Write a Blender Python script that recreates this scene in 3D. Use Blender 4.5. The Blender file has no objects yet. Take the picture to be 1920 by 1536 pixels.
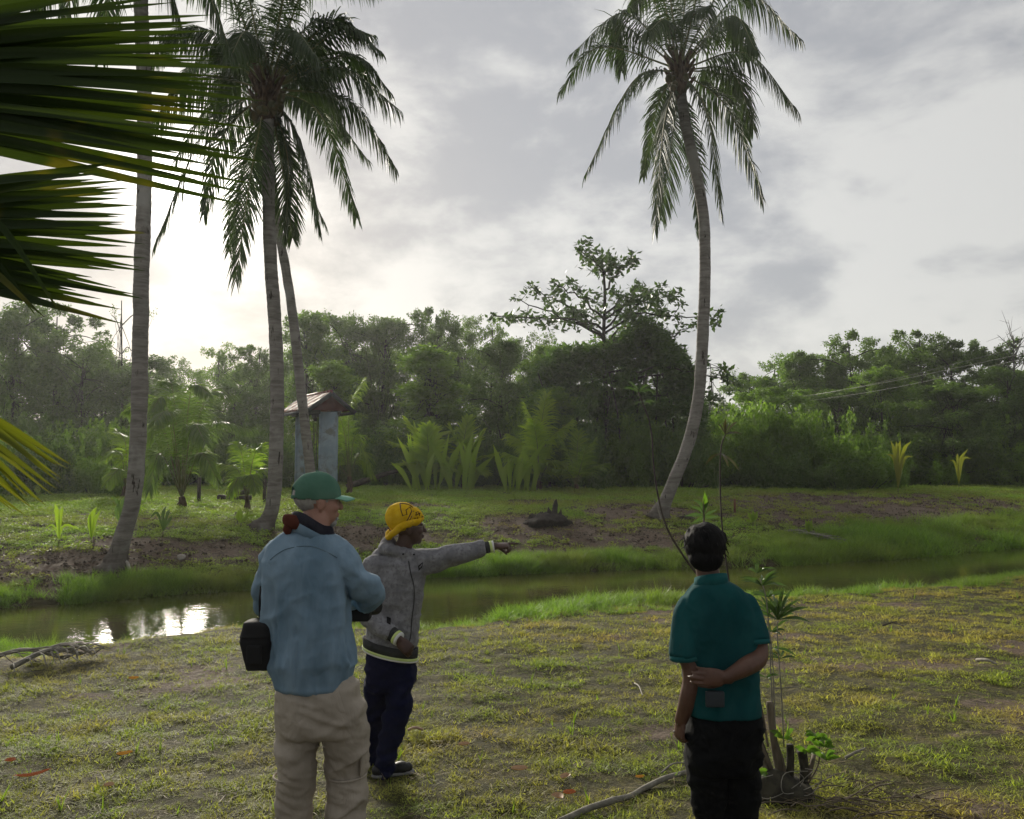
import bpy, math, random
import numpy as np
from mathutils import Vector, Matrix

SC = bpy.context.scene
C = SC.collection
PI = math.pi
# ------------------------------------------------------------------ camera
F, CX, CY, CAMZ = 1540.0, 960.0, 768.0, 1.9
PITCH = math.atan(104 / F)
cd = bpy.data.cameras.new('camera')
cam = bpy.data.objects.new('camera', cd)
C.objects.link(cam)
cam.location = (0, 0, CAMZ)
cam.rotation_euler = (PI / 2 + PITCH, 0, 0)
cd.sensor_width = 36
cd.lens = 36 * F / 1920
cd.clip_start = 0.05
cd.clip_end = 3000
SC.camera = cam
SC.render.engine = 'CYCLES'
SC.cycles.max_bounces = 6
SC.cycles.diffuse_bounces = 3
SC.cycles.glossy_bounces = 3
SC.cycles.transmission_bounces = 4
SC.cycles.volume_bounces = 0
SC.cycles.use_denoising = True
SC.view_settings.view_transform = 'Standard'
SC.view_settings.look = 'None'
SC.view_settings.exposure = 0.92
SC.view_settings.gamma = 1
SC.view_settings.use_curve_mapping = False

# ------------------------------------------------------------------ sky and sun
SUN_AZ = math.radians(-21.5)   # from +Y towards -X
SUN_EL = math.radians(17.5)
SD = Vector((math.sin(SUN_AZ) * math.cos(SUN_EL), math.cos(SUN_AZ) * math.cos(SUN_EL), math.sin(SUN_EL)))


class NT:
    """short hand for building node trees"""
    def __init__(s, tree):
        s.t = tree; s.n = tree.nodes; s.l = tree.links
    def new(s, kind, **kw):
        n = s.n.new(kind)
        for k, v in kw.items():
            setattr(n, k, v)
        return n
    def put(s, sock, v):
        if hasattr(v, 'is_output') or hasattr(v, 'links'):
            s.l.new(v, sock)
        elif v is not None:
            sock.default_value = v
    def math(s, op, a, b=None, c=None, clamp=False):
        n = s.new('ShaderNodeMath', operation=op, use_clamp=clamp)
        for i, v in enumerate((a, b, c)):
            if v is not None: s.put(n.inputs[i], v)
        return n.outputs[0]
    def vmath(s, op, a, b=None):
        n = s.new('ShaderNodeVectorMath', operation=op)
        s.put(n.inputs[0], a)
        if b is not None: s.put(n.inputs[1], b)
        return n.outputs['Value'] if op in ('DOT_PRODUCT', 'LENGTH') else n.outputs[0]
    def noise(s, vec, scale, detail=4, rough=0.55, dist=0.0):
        n = s.new('ShaderNodeTexNoise')
        if vec is not None: s.put(n.inputs['Vector'], vec)
        n.inputs['Scale'].default_value = scale
        n.inputs['Detail'].default_value = detail
        n.inputs['Roughness'].default_value = rough
        n.inputs['Distortion'].default_value = dist
        return n.outputs['Fac']
    def ramp(s, fac, lo, hi, a=0.0, b=1.0, smooth=True):
        n = s.new('ShaderNodeMapRange', clamp=True)
        if smooth: n.interpolation_type = 'SMOOTHSTEP'
        s.put(n.inputs[0], fac)
        n.inputs[1].default_value = lo; n.inputs[2].default_value = hi
        n.inputs[3].default_value = a; n.inputs[4].default_value = b
        return n.outputs[0]
    def mix(s, fac, a, b, blend='MIX'):
        n = s.new('ShaderNodeMix', data_type='RGBA', blend_type=blend)
        s.put(n.inputs[0], fac)
        s.put(n.inputs[6], tuple(a) + (1,) if isinstance(a, (tuple, list)) else a)
        s.put(n.inputs[7], tuple(b) + (1,) if isinstance(b, (tuple, list)) else b)
        return n.outputs[2]


w = bpy.data.worlds.new('World')
SC.world = w
w.use_nodes = True
W = NT(w.node_tree)
for n in list(W.n): W.n.remove(n)
tc = W.new('ShaderNodeTexCoord').outputs['Generated']
sky = W.new('ShaderNodeTexSky', sky_type='NISHITA')
sky.sun_disc = False
sky.sun_elevation = SUN_EL
sky.sun_rotation = SUN_AZ
sky.air_density = 1.2
bg1 = W.new('ShaderNodeBackground')
W.l.new(sky.outputs[0], bg1.inputs[0])
bg1.inputs[1].default_value = 0.08
sep = W.new('ShaderNodeSeparateXYZ'); W.l.new(tc, sep.inputs[0])
z = W.math('MAXIMUM', sep.outputs[2], 0.0)
mpw = W.new('ShaderNodeMapping'); W.l.new(tc, mpw.inputs[0]); mpw.inputs['Scale'].default_value = (1.0, 1.0, 1.9)
mpw.inputs['Location'].default_value = (1.35, 0.6, 0.2)
uv = mpw.outputs[0]
n1 = W.noise(uv, 5.2, 8, 0.56, 0.15)
n2 = W.noise(uv, 1.9, 3, 0.5, 0.0)
cl = W.math('ADD', W.math('MULTIPLY', n1, 0.58), W.math('MULTIPLY', n2, 0.42))
cf = W.ramp(cl, 0.42, 0.56)
dot = W.math('MAXIMUM', W.vmath('DOT_PRODUCT', tc, tuple(SD)), 0.0)
g_wide = W.math('POWER', dot, 5.0)
g_mid = W.math('POWER', dot, 60.0)
g_hot = W.math('POWER', dot, 480.0)
base = W.mix(cf, (0.248, 0.252, 0.266), (0.436, 0.431, 0.418))
# light scattered forward by the cloud round the hidden sun; thin cloud lets more through
glow = W.math('ADD', W.math('MULTIPLY', g_mid, W.ramp(cl, 0.40, 0.58, 0.00, 0.10)),
              W.math('MULTIPLY', g_hot, W.ramp(cl, 0.36, 0.56, 0.8, 2.6)))
# the cloud thickens towards the horizon, so less comes through low down
glow = W.math('MULTIPLY', glow, W.ramp(sep.outputs[2], 0.12, 0.26, 0.35, 1.0))
half = W.math('MULTIPLY', W.math('ADD', W.vmath('DOT_PRODUCT', tc, tuple(SD)), 1.0), 0.5)
amp = W.math('ADD', 0.50, W.math('MULTIPLY', W.math('POWER', half, 1.5), 0.44))
v1 = W.new('ShaderNodeVectorMath', operation='SCALE')
W.l.new(base, v1.inputs[0]); W.l.new(amp, v1.inputs[3])
v2 = W.new('ShaderNodeVectorMath', operation='SCALE')
v2.inputs[0].default_value = (1.0, 0.955, 0.87); W.l.new(glow, v2.inputs[3])
tot = W.vmath('ADD', v1.outputs[0], v2.outputs[0])
bg2 = W.new('ShaderNodeBackground'); W.l.new(tot, bg2.inputs[0]); bg2.inputs[1].default_value = 1.0
mx = W.new('ShaderNodeMixShader'); mx.inputs[0].default_value = 0.93
W.l.new(bg1.outputs[0], mx.inputs[1]); W.l.new(bg2.outputs[0], mx.inputs[2])
wo = W.new('ShaderNodeOutputWorld'); W.l.new(mx.outputs[0], wo.inputs[0])

sl = bpy.data.lights.new('sun', 'SUN')
sun = bpy.data.objects.new('sun', sl); C.objects.link(sun)
sl.energy = 3.8
sl.angle = math.radians(15)
sl.color = (1.0, 0.92, 0.78)
sun.rotation_euler = SD.to_track_quat('Z', 'Y').to_euler()
sun.location = (0, 0, 40)

# ------------------------------------------------------------------ numeric helpers
rnd = random.Random(7)
RS = np.random.RandomState(11)


def P(px, py, Y):
    """world point that lies on the sight line of a photo pixel at distance Y in front of the camera"""
    u = (px - CX) / F; v = (CY - py) / F
    dy = math.cos(PITCH) - math.sin(PITCH) * v
    dz = math.sin(PITCH) + math.cos(PITCH) * v
    t = Y / dy
    return Vector((u * t, Y, CAMZ + dz * t))


def vnoise(p, seed=0):
    p = np.asarray(p, dtype=np.float64)
    i = np.floor(p).astype(np.int64); f = p - i
    f = f * f * (3 - 2 * f)
    def h(ix, iy, iz):
        n = (ix * 374761393 + iy * 668265263 + iz * 2147483647 + seed * 974634777) & 0xFFFFFFFF
        n = ((n ^ (n >> 13)) * 1274126177) & 0xFFFFFFFF
        n = ((n ^ (n >> 16)) * 2246822519) & 0xFFFFFFFF
        return ((n ^ (n >> 15)) & 0xFFFF) / 32767.5 - 1
    r = 0
    for dx in (0, 1):
        for dy in (0, 1):
            for dz in (0, 1):
                wgt = (f[:, 0] if dx else 1 - f[:, 0]) * (f[:, 1] if dy else 1 - f[:, 1]) * (f[:, 2] if dz else 1 - f[:, 2])
                r = r + wgt * h(i[:, 0] + dx, i[:, 1] + dy, i[:, 2] + dz)
    return r


def fbm(p, oct=3, seed=0):
    p = np.asarray(p, dtype=np.float64)
    r = 0; a = 1; tot = 0
    for k in range(oct):
        r = r + a * vnoise(p * 2 ** k + 17.3 * k, seed + k); tot += a; a *= 0.5
    return r / tot


def n2d(x, y, sx, sy=None, oct=3, seed=0):
    sy = sx if sy is None else sy
    return fbm(np.stack([x * sx, y * sy, np.zeros_like(x) + 0.37], 1), oct, seed)


# ------------------------------------------------------------------ terrain shape
ZW = -0.30


def on_plane(px, py, z):
    d = P(px, py, 1.0) - Vector((0, 0, CAMZ))
    t = (z - CAMZ) / d.z
    return (d.x * t, d.y * t)


far_line = np.array([(-60, 4.0)] + [on_plane(*p, ZW) for p in
    [(0, 1140), (150, 1130), (300, 1117), (480, 1105), (700, 1088), (850, 1080), (1050, 1073), (1290, 1064), (1450, 1061), (1600, 1050), (1750, 1040), (1920, 1024)]] + [(40, 34.)])
near_line = np.array([(-60, 1.0)] + [on_plane(*p, ZW) for p in
    [(0, 1222), (90, 1244), (160, 1246), (230, 1222), (330, 1208), (480, 1190), (620, 1190), (800, 1196), (900, 1186), (960, 1172), (1060, 1154), (1200, 1140), (1330, 1134), (1450, 1134), (1600, 1122), (1750, 1114), (1920, 1090)]] + [(40, 26.)])
far_line = far_line[np.argsort(far_line[:, 0])]
near_line = near_line[np.argsort(near_line[:, 0])]


def YF(x): return np.interp(x, far_line[:, 0], far_line[:, 1])
def YN(x): return np.interp(x, near_line[:, 0], near_line[:, 1])


def height(x, y, fine=True):
    x = np.asarray(x, dtype=np.float64); y = np.asarray(y, dtype=np.float64)
    yf = YF(x); yn = YN(x)
    sf = y - yf; sn = yn - y
    wob = 0.10 * n2d(x, y, 1.3, seed=3)
    sf = sf + wob; sn = sn + wob
    zf = np.interp(sf, [0, 0.25, 0.8, 1.5, 3, 5, 8, 12, 16, 40, 600], [ZW, -0.20, -0.05, 0.12, 0.42, 0.66, 0.84, 0.95, 1.02, 1.25, 2.0])
    zn = np.interp(sn, [0, 0.15, 0.5, 1.0, 2.0, 4, 60], [ZW, -0.22, -0.12, -0.03, 0.0, 0.0, 0.0])
    mid = np.minimum(sf, 0) * np.minimum(sn, 0)
    zc = ZW - 0.35 * np.clip(mid * 1.5, 0, 1)
    z = np.where(sf > 0, zf, np.where(sn > 0, zn, zc))
    if fine:
        land = np.clip(np.maximum(sf, sn) * 1.5, 0, 1)
        z = z + land * 0.05 * n2d(x, y, 0.35, seed=9, oct=2)
        z = z + land * 0.034 * n2d(x, y, 2.3, 3.2, seed=12, oct=3)
    return z


def hz(x, y):
    return float(height(np.array([x]), np.array([y]))[0])


def G(px, py):
    """where the sight line of a photo pixel meets the ground"""
    d = P(px, py, 1.0) - Vector((0, 0, CAMZ))
    ys = np.concatenate([np.arange(1.5, 40, 0.02), np.arange(40, 200, 0.5)])
    xs = d.x * ys; zs = CAMZ + d.z * ys
    hit = np.nonzero(zs < height(xs, ys))[0]
    k = hit[0] if len(hit) else 1900
    return Vector((xs[k], ys[k], float(height(xs[k:k + 1], ys[k:k + 1])[0])))


# bare soil patches, as ellipses round photo spots (px, py, half width px, half height px, strength)
soil_spots = []
for px, py, hw, hh, st in [
        (120, 1065, 260, 38, 1.0), (300, 1030, 220, 22, 1.0), (430, 1035, 120, 20, 1.0), (60, 1100, 160, 22, .9),
        (700, 1002, 150, 15, 1.0), (620, 1012, 130, 14, .9), (860, 1010, 90, 12, .5),
        (1010, 985, 120, 20, 1.0), (1120, 1010, 210, 30, .95), (1200, 965, 120, 20, 1.0), (980, 1030, 160, 10, .7), (1060, 945, 130, 8, .6),
        (1440, 952, 140, 14, .8), (1650, 958, 210, 32, 1.0), (1800, 950, 170, 22, .9), (1500, 975, 160, 14, .7), (1700, 990, 130, 14, .7),
        (760, 948, 90, 5, .7), (1900, 1215, 60, 18, 1.0), (1300, 1000, 60, 10, .6), (70, 1235, 150, 10, .8), (1500, 1150, 60, 5, .5), (1600, 1133, 120, 5, .8)]:
    a = G(px - hw, py); b = G(px + hw, py); t = G(px, py - hh); u = G(px, py + hh)
    soil_spots.append(((a.x + b.x) / 2, (t.y + u.y) / 2, (b.x - a.x) / 2, max(0.25, (t.y - u.y) / 2), st))


def soil(x, y):
    m = np.zeros_like(x)
    for cx, cy, rx, ry, st in soil_spots:
        d = ((x - cx) / rx) ** 2 + ((y - cy) / ry) ** 2
        m = np.maximum(m, st * np.clip(1.35 - d, 0, 1))
    m = m * (1.0 + 0.75 * n2d(x, y, 1.1, seed=21)) + 0.25 * n2d(x, y, 2.3, seed=25) * (m > 0.02)
    # dry, thin patches in the mown lawn on the near side
    near = (y < YN(x)).astype(float)
    lp = np.clip(n2d(x, y, 0.75, 1.5, seed=31, oct=4) * 2.7 - 0.32, 0, 0.9)
    farp = np.clip(n2d(x, y, 0.5, 1.2, seed=35, oct=4) * 2.0 - 0.45, 0, 0.6)
    return np.clip(np.maximum(m, near * lp + (1 - near) * farp), 0, 1)


# ------------------------------------------------------------------ object helpers
OFF = {}


def link(o, parent=None):
    C.objects.link(o)
    if parent is not None: o.parent = parent
    return o


def tag(o, label=None, cat=None, group=None, kind=None):
    if label: o['label'] = label
    if cat: o['category'] = cat
    if group: o['group'] = group
    if kind: o['kind'] = kind
    return o


def thing(name, loc, label, cat, group=None):
    o = bpy.data.objects.new(name, None)
    o.location = loc
    o.empty_display_size = 0.2
    link(o)
    OFF[o.name] = Vector(loc)
    return tag(o, label, cat, group)


def mesh_np(name, V, Q, mat, smooth=False):
    """mesh from arrays; Q is (n,3) or (n,4)"""
    V = np.ascontiguousarray(V, dtype=np.float32); Q = np.ascontiguousarray(Q, dtype=np.int32)
    me = bpy.data.meshes.new(name)
    k = Q.shape[1]
    me.vertices.add(len(V)); me.vertices.foreach_set('co', V.ravel())
    me.loops.add(Q.size); me.loops.foreach_set('vertex_index', Q.ravel())
    me.polygons.add(len(Q)); me.polygons.foreach_set('loop_start', np.arange(0, Q.size, k, dtype=np.int32))
    me.polygons.foreach_set('loop_total', np.full(len(Q), k, dtype=np.int32))
    if smooth: me.polygons.foreach_set('use_smooth', np.ones(len(Q), dtype=bool))
    me.update(calc_edges=True)
    if mat is not None: me.materials.append(mat)
    return me


def obj_np(name, V, Q, mat, parent=None, smooth=False, world=True):
    """world: vertices are world positions, moved to the thing's own frame"""
    V = np.asarray(V, dtype=np.float64)
    off = None
    if parent is not None and world:
        off = OFF[parent.name]
        V = V - np.array(off)
    o = bpy.data.objects.new(name, mesh_np(name, V, Q, mat, smooth))
    link(o, parent)
    OFF[o.name] = off if off is not None else Vector((0, 0, 0))
    return o


def obj_py(name, V, Fc, mat, parent=None, smooth=False, world=True):
    V = [Vector(v) for v in V]
    off = Vector((0, 0, 0))
    if parent is not None and world:
        off = OFF[parent.name]
        V = [v - off for v in V]
    me = bpy.data.meshes.new(name)
    me.from_pydata([tuple(v) for v in V], [], Fc)
    if smooth:
        for p in me.polygons: p.use_smooth = True
    if mat is not None: me.materials.append(mat)
    o = bpy.data.objects.new(name, me)
    link(o, parent)
    OFF[o.name] = off
    return o


def free(name, V, Q, mat, label, cat, group=None, smooth=False, loc=None, kind=None):
    """a thing that is one mesh, with its origin at its base"""
    V = np.asarray(V, dtype=np.float64)
    if loc is None: loc = (V[:, 0].mean(), V[:, 1].mean(), V[:, 2].min())
    o = bpy.data.objects.new(name, mesh_np(name, V - np.array(loc), Q, mat, smooth))
    o.location = loc
    link(o); OFF[o.name] = Vector(loc)
    return tag(o, label, cat, group, kind)


def join(parts):
    Vs, Qs, n = [], [], 0
    for V, Q in parts:
        Vs.append(np.asarray(V, float)); Qs.append(np.asarray(Q) + n); n += len(V)
    return np.concatenate(Vs), np.concatenate(Qs)


def spline(pts, n):
    """Catmull-Rom through the points, n samples"""
    p = np.array([tuple(q) for q in pts], dtype=float)
    if len(p) == 2: return p[0] + (p[1] - p[0]) * np.linspace(0, 1, n)[:, None]
    q = np.vstack([2 * p[0] - p[1], p, 2 * p[-1] - p[-2]])
    t = np.linspace(0, len(p) - 1 - 1e-9, n); i = t.astype(int); f = (t - i)[:, None]
    a, b, c, d = q[i], q[i + 1], q[i + 2], q[i + 3]
    return 0.5 * ((2 * b) + (c - a) * f + (2 * a - 5 * b + 4 * c - d) * f ** 2 + (3 * b - a - 3 * c + d) * f ** 3)


def frames(p):
    t = np.gradient(p, axis=0)
    t /= np.linalg.norm(t, axis=1)[:, None] + 1e-12
    ref = np.array([0, 0, 1.0]) if abs(t[0][2]) < 0.9 else np.array([1.0, 0, 0])
    u = np.zeros_like(p)
    a = np.cross(ref, t[0]); a /= np.linalg.norm(a); u[0] = a
    for k in range(1, len(p)):
        a = u[k - 1] - t[k] * np.dot(u[k - 1], t[k]); a /= np.linalg.norm(a) + 1e-12; u[k] = a
    return t, u, np.cross(t, u)


def tube(p, r, seg=8, cap=True):
    p = np.asarray(p, float); r = np.broadcast_to(np.asarray(r, float), (len(p),)).copy()
    if cap:
        p = np.vstack([p[:1], p, p[-1:]]); r = np.concatenate([[1e-4], r, [1e-4]])
        pp = p[1:-1]; t, u, v = frames(pp)
        u = np.vstack([u[:1], u, u[-1:]]); v = np.vstack([v[:1], v, v[-1:]])
    else:
        t, u, v = frames(p)
    a = np.arange(seg) * 2 * PI / seg
    V = p[:, None, :] + r[:, None, None] * (np.cos(a)[None, :, None] * u[:, None, :] + np.sin(a)[None, :, None] * v[:, None, :])
    m = len(p)
    i = np.arange(m - 1)[:, None] * seg; j = np.arange(seg)[None, :]; j2 = (j + 1) % seg
    Q = np.stack([i + j, i + j2, i + seg + j2, i + seg + j], -1).reshape(-1, 4)
    return V.reshape(-1, 3), Q


def box(x0, x1, y0, y1, z0, z1):
    V = [(x0, y0, z0), (x1, y0, z0), (x1, y1, z0), (x0, y1, z0), (x0, y0, z1), (x1, y0, z1), (x1, y1, z1), (x0, y1, z1)]
    Q = [(0, 3, 2, 1), (4, 5, 6, 7), (0, 1, 5, 4), (1, 2, 6, 5), (2, 3, 7, 6), (3, 0, 4, 7)]
    return np.array(V, float), np.array(Q)


def ellipsoid(c, r, nu=14, nv=9, rot=None):
    a = np.linspace(0, 2 * PI, nu, endpoint=False); b = np.linspace(-PI / 2 + 1e-3, PI / 2 - 1e-3, nv)
    V = np.stack([np.cos(b)[:, None] * np.cos(a)[None], np.cos(b)[:, None] * np.sin(a)[None], np.sin(b)[:, None] + 0 * a[None]], -1).reshape(-1, 3) * np.array(r)
    if rot is not None: V = V @ np.array(rot.to_3x3()).T
    i = np.arange(nv - 1)[:, None] * nu; j = np.arange(nu)[None]; j2 = (j + 1) % nu
    Q = np.stack([i + j, i + j2, i + nu + j2, i + nu + j], -1).reshape(-1, 4)
    return V + np.array(tuple(c)), Q


# ------------------------------------------------------------------ materials
def newmat(name):
    m = bpy.data.materials.new(name); m.use_nodes = True
    T = NT(m.node_tree)
    b = T.n['Principled BSDF']
    return m, T, b


def surf(name, c1, c2=None, scale=8, rough=0.85, bump=0.0, bscale=None, stretch=(1, 1, 1), lo=0.35, hi=0.65, c3=None, s3=2.0,
         spec=0.3, coord='Object', bdist=0.01, sheen=0.0, detail=5):
    m, T, b = newmat(name)
    tcn = T.new('ShaderNodeTexCoord').outputs[coord]
    mp = T.new('ShaderNodeMapping'); T.l.new(tcn, mp.inputs[0]); mp.inputs['Scale'].default_value = stretch
    v = mp.outputs[0]
    col = c1 + (1,)
    if c2: col = T.mix(T.ramp(T.noise(v, scale, detail), lo, hi), c1, c2)
    if c3: col = T.mix(T.ramp(T.noise(v, s3, 4, .6, .3), 0.48, 0.66), col, c3)
    T.put(b.inputs['Base Color'], col)
    b.inputs['Roughness'].default_value = rough
    b.inputs['Specular IOR Level'].default_value = spec
    if sheen: b.inputs['Sheen Weight'].default_value = sheen
    if bump:
        bn = T.new('ShaderNodeBump'); bn.inputs['Strength'].default_value = bump; bn.inputs['Distance'].default_value = bdist
        T.l.new(T.noise(v, bscale or scale * 2, 6, .6), bn.inputs['Height'])
        T.l.new(bn.outputs[0], b.inputs['Normal'])
    return m


def leafy(name, c1, c2, trans=0.4, rough=0.5, c3=None, tcol=None, spec=0.35, inst=False, c3lo=0.5, c3hi=0.7, c3scale=1.2):
    """leaf: each leaf its own tint, light passes through"""
    m, T, b = newmat(name)
    g = T.new('ShaderNodeNewGeometry')
    oi = T.new('ShaderNodeObjectInfo')
    f = T.math('ADD', T.math('MULTIPLY', g.outputs['Random Per Island'], 0.65), T.math('MULTIPLY', oi.outputs['Random'], 0.35))
    col = T.mix(f, c1, c2)
    if c3: col = T.mix(T.ramp(T.noise(g.outputs['Position'], c3scale, 3), c3lo, c3hi), col, c3)
    if inst:
        at = T.new('ShaderNodeAttribute', attribute_type='INSTANCER', attribute_name='dry')
        col = T.mix(at.outputs['Fac'], col, inst)
    T.put(b.inputs['Base Color'], col)
    b.inputs['Roughness'].default_value = rough
    b.inputs['Specular IOR Level'].default_value = spec
    tr = T.new('ShaderNodeBsdfTranslucent')
    tcl = T.mix(1.0, col, tcol or (1.35, 1.5, 0.7), 'MULTIPLY')
    T.l.new(tcl, tr.inputs[0])
    mxs = T.new('ShaderNodeMixShader'); mxs.inputs[0].default_value = trans
    T.l.new(b.outputs[0], mxs.inputs[1]); T.l.new(tr.outputs[0], mxs.inputs[2])
    T.l.new(mxs.outputs[0], T.n['Material Output'].inputs[0])
    return m
# ------------------------------------------------------------------ ground
def make_ground():
    m, T, b = newmat('ground')
    g = T.new('ShaderNodeNewGeometry').outputs['Position']
    at = T.new('ShaderNodeAttribute', attribute_name='soil').outputs['Fac']
    wet = T.new('ShaderNodeAttribute', attribute_name='wet').outputs['Fac']
    fine = T.noise(g, 22, 6, .65)
    mid = T.noise(g, 4.0, 5, .6)
    turf = T.mix(T.ramp(mid, .38, .62), (0.070, 0.070, 0.022), (0.150, 0.130, 0.045))
    turf = T.mix(T.ramp(fine, .35, .7), (0.040, 0.036, 0.014), turf)
    earth = T.mix(T.ramp(fine, .35, .65), (0.065, 0.048, 0.034), (0.195, 0.150, 0.112))
    earth = T.mix(T.ramp(mid, .4, .7), earth, (0.135, 0.092, 0.066))
    col = T.mix(T.ramp(at, .25, .6), turf, earth)
    col = T.mix(wet, col, (0.060, 0.050, 0.024))
    T.put(b.inputs['Base Color'], col)
    b.inputs['Roughness'].default_value = 0.9
    b.inputs['Specular IOR Level'].default_value = 0.2
    bn = T.new('ShaderNodeBump'); bn.inputs['Strength'].default_value = 0.9; bn.inputs['Distance'].default_value = 0.05
    T.l.new(T.noise(g, 30, 6, .7), bn.inputs['Height']); T.l.new(bn.outputs[0], b.inputs['Normal'])
    ys = np.concatenate([np.linspace(-8, 3.4, 20), 3.5 * (12 / 3.5) ** np.linspace(0, 1, 190), np.linspace(12.08, 36, 230), 37 * (150 / 37) ** np.linspace(0, 1, 30)])
    us = np.linspace(-1.5, 1.5, 560)
    us = np.sign(us) * (np.abs(us) * 0.62 + (np.abs(us) / 1.5) ** 3 * 0.8)
    Y = np.repeat(ys, len(us)); U = np.tile(us, len(ys))
    X = U * (np.maximum(Y, 0) + 3)
    Z = height(X, Y)
    V = np.stack([X, Y, Z], 1)
    nu, nv = len(us), len(ys)
    i = np.arange(nv - 1)[:, None] * nu; j = np.arange(nu - 1)[None]
    Q = np.stack([i + j, i + j + 1, i + nu + j + 1, i + nu + j], -1).reshape(-1, 4)
    me = mesh_np('ground', V, Q, m, True)
    a = me.attributes.new('soil', 'FLOAT', 'POINT'); a.data.foreach_set('value', soil(X, Y).astype(np.float32))
    wetv = np.clip((ZW + 0.10 - Z) * 10, 0, 1)
    a = me.attributes.new('wet', 'FLOAT', 'POINT'); a.data.foreach_set('value', wetv.astype(np.float32))
    o = link(bpy.data.objects.new('ground', me))
    tag(o, kind='structure')


def make_water():
    m, T, b = newmat('water')
    g = T.new('ShaderNodeNewGeometry').outputs['Position']
    T.put(b.inputs['Base Color'], T.mix(T.ramp(T.noise(g, 1.4, 3), .4, .65), (0.045, 0.050, 0.014), (0.075, 0.066, 0.022)))
    b.inputs['Roughness'].default_value = 0.03
    b.inputs['IOR'].default_value = 1.33
    b.inputs['Specular IOR Level'].default_value = 0.75
    mp = T.new('ShaderNodeMapping'); T.l.new(g, mp.inputs[0]); mp.inputs['Scale'].default_value = (1, 1.6, 1)
    hgt = T.math('ADD', T.math('MULTIPLY', T.noise(mp.outputs[0], 5.0, 3, .5), 1.0), T.math('MULTIPLY', T.noise(mp.outputs[0], 40, 2, .5), 0.16))
    # ripples are livelier at the left end of the channel
    sx = T.new('ShaderNodeSeparateXYZ'); T.l.new(g, sx.inputs[0])
    k = T.ramp(sx.outputs[0], -5.5, -2.5, 0.075, 0.05)
    bn = T.new('ShaderNodeBump'); bn.inputs['Distance'].default_value = 0.035
    T.l.new(k, bn.inputs['Strength'])
    T.l.new(hgt, bn.inputs['Height']); T.l.new(bn.outputs[0], b.inputs['Normal'])
    xs = np.linspace(-40, 38, 200); V = []; 
    for x in xs:
        a, c = float(YN(x)) - 0.5, float(YF(x)) + 0.5
        for k2 in range(6): V.append((x, a + (c - a) * k2 / 5, ZW))
    V = np.array(V)
    i = np.arange(199)[:, None] * 6; j = np.arange(5)[None]
    Q = np.stack([i + j, i + 6 + j, i + 7 + j, i + j + 1], -1).reshape(-1, 4)
    o = link(bpy.data.objects.new('water', mesh_np('water', V, Q, m)))
    tag(o, kind='structure')


make_ground()
make_water()


def make_haze():
    m = bpy.data.materials.new('haze'); m.use_nodes = True
    T = NT(m.node_tree)
    T.n.remove(T.n['Principled BSDF'])
    v = T.new('ShaderNodeVolumePrincipled')
    v.inputs['Color'].default_value = (0.93, 0.95, 0.97, 1)
    v.inputs['Density'].default_value = 0.0006
    v.inputs['Anisotropy'].default_value = 0.5
    T.l.new(v.outputs[0], T.n['Material Output'].inputs['Volume'])
    V, Q = box(-290, 290, -14, 156, -1.8, 22)
    o = link(bpy.data.objects.new('haze', mesh_np('haze', V, Q, m)))
    tag(o, 'thin morning haze over the whole place', kind='stuff')


make_haze()

# ------------------------------------------------------------------ grass: clumps scattered with geometry nodes
def blades(n, rad, h0, h1, wd, lean, bend, seg=3, flat=False, seed=1):
    R = np.random.RandomState(seed)
    a = R.uniform(0, 2 * PI, n); rr = rad * np.sqrt(R.uniform(0, 1, n))
    bx, by = rr * np.cos(a), rr * np.sin(a)
    L = R.uniform(h0, h1, n); az = R.uniform(0, 2 * PI, n)
    ln = R.uniform(lean * .3, lean, n); bd = R.uniform(bend * .3, bend, n)
    t = np.linspace(0, 1, seg + 1)
    th = ln[:, None] + bd[:, None] * t[None]          # angle from vertical along the blade
    ds = L[:, None] / seg
    hor = np.concatenate([np.zeros((n, 1)), np.cumsum(np.sin(th[:, 1:]) * ds, 1)], 1)
    ver = np.concatenate([np.zeros((n, 1)), np.cumsum(np.cos(th[:, 1:]) * ds, 1)], 1)
    if flat: ver = np.abs(ver) * .3 + .006
    cx = bx[:, None] + hor * np.cos(az)[:, None]; cy = by[:, None] + hor * np.sin(az)[:, None]
    tw = az + R.uniform(-.9, .9, n)
    sx, sy = -np.sin(tw), np.cos(tw)
    wv = wd * R.uniform(.6, 1.3, n)[:, None] * (1 - t[None] ** 1.6 * 0.93) / 2
    A = np.stack([cx - sx[:, None] * wv, cy - sy[:, None] * wv, ver], -1)
    B = np.stack([cx + sx[:, None] * wv, cy + sy[:, None] * wv, ver], -1)
    V = np.stack([A, B], 2).reshape(-1, 3)
    k = np.arange(n)[:, None] * (seg + 1) * 2; s = np.arange(seg)[None] * 2
    Q = np.stack([k + s, k + s + 1, k + s + 3, k + s + 2], -1).reshape(-1, 4)
    return V, Q


def leaves_mesh(pos, size, R, flat=0.0, aspect=.45):
    """four-cornered leaves at pos"""
    n = len(pos)
    d = R.normal(size=(n, 3)); d[:, 2] = d[:, 2] * (1 - flat) - 0.15
    d /= np.linalg.norm(d, axis=1)[:, None]
    up = R.normal(size=(n, 3)); up[:, 2] = np.abs(up[:, 2]) + flat * 2
    s = np.cross(d, up); s /= np.linalg.norm(s, axis=1)[:, None] + 1e-9
    L = (size * R.uniform(.6, 1.3, n))[:, None]
    nn = np.cross(s, d)
    V = np.stack([pos, pos + d * L * .5 + s * L * aspect / 2 - nn * L * .06, pos + d * L, pos + d * L * .5 - s * L * aspect / 2 - nn * L * .06], 1).reshape(-1, 3)
    Q = np.arange(n * 4).reshape(-1, 4)
    return V, Q


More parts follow.
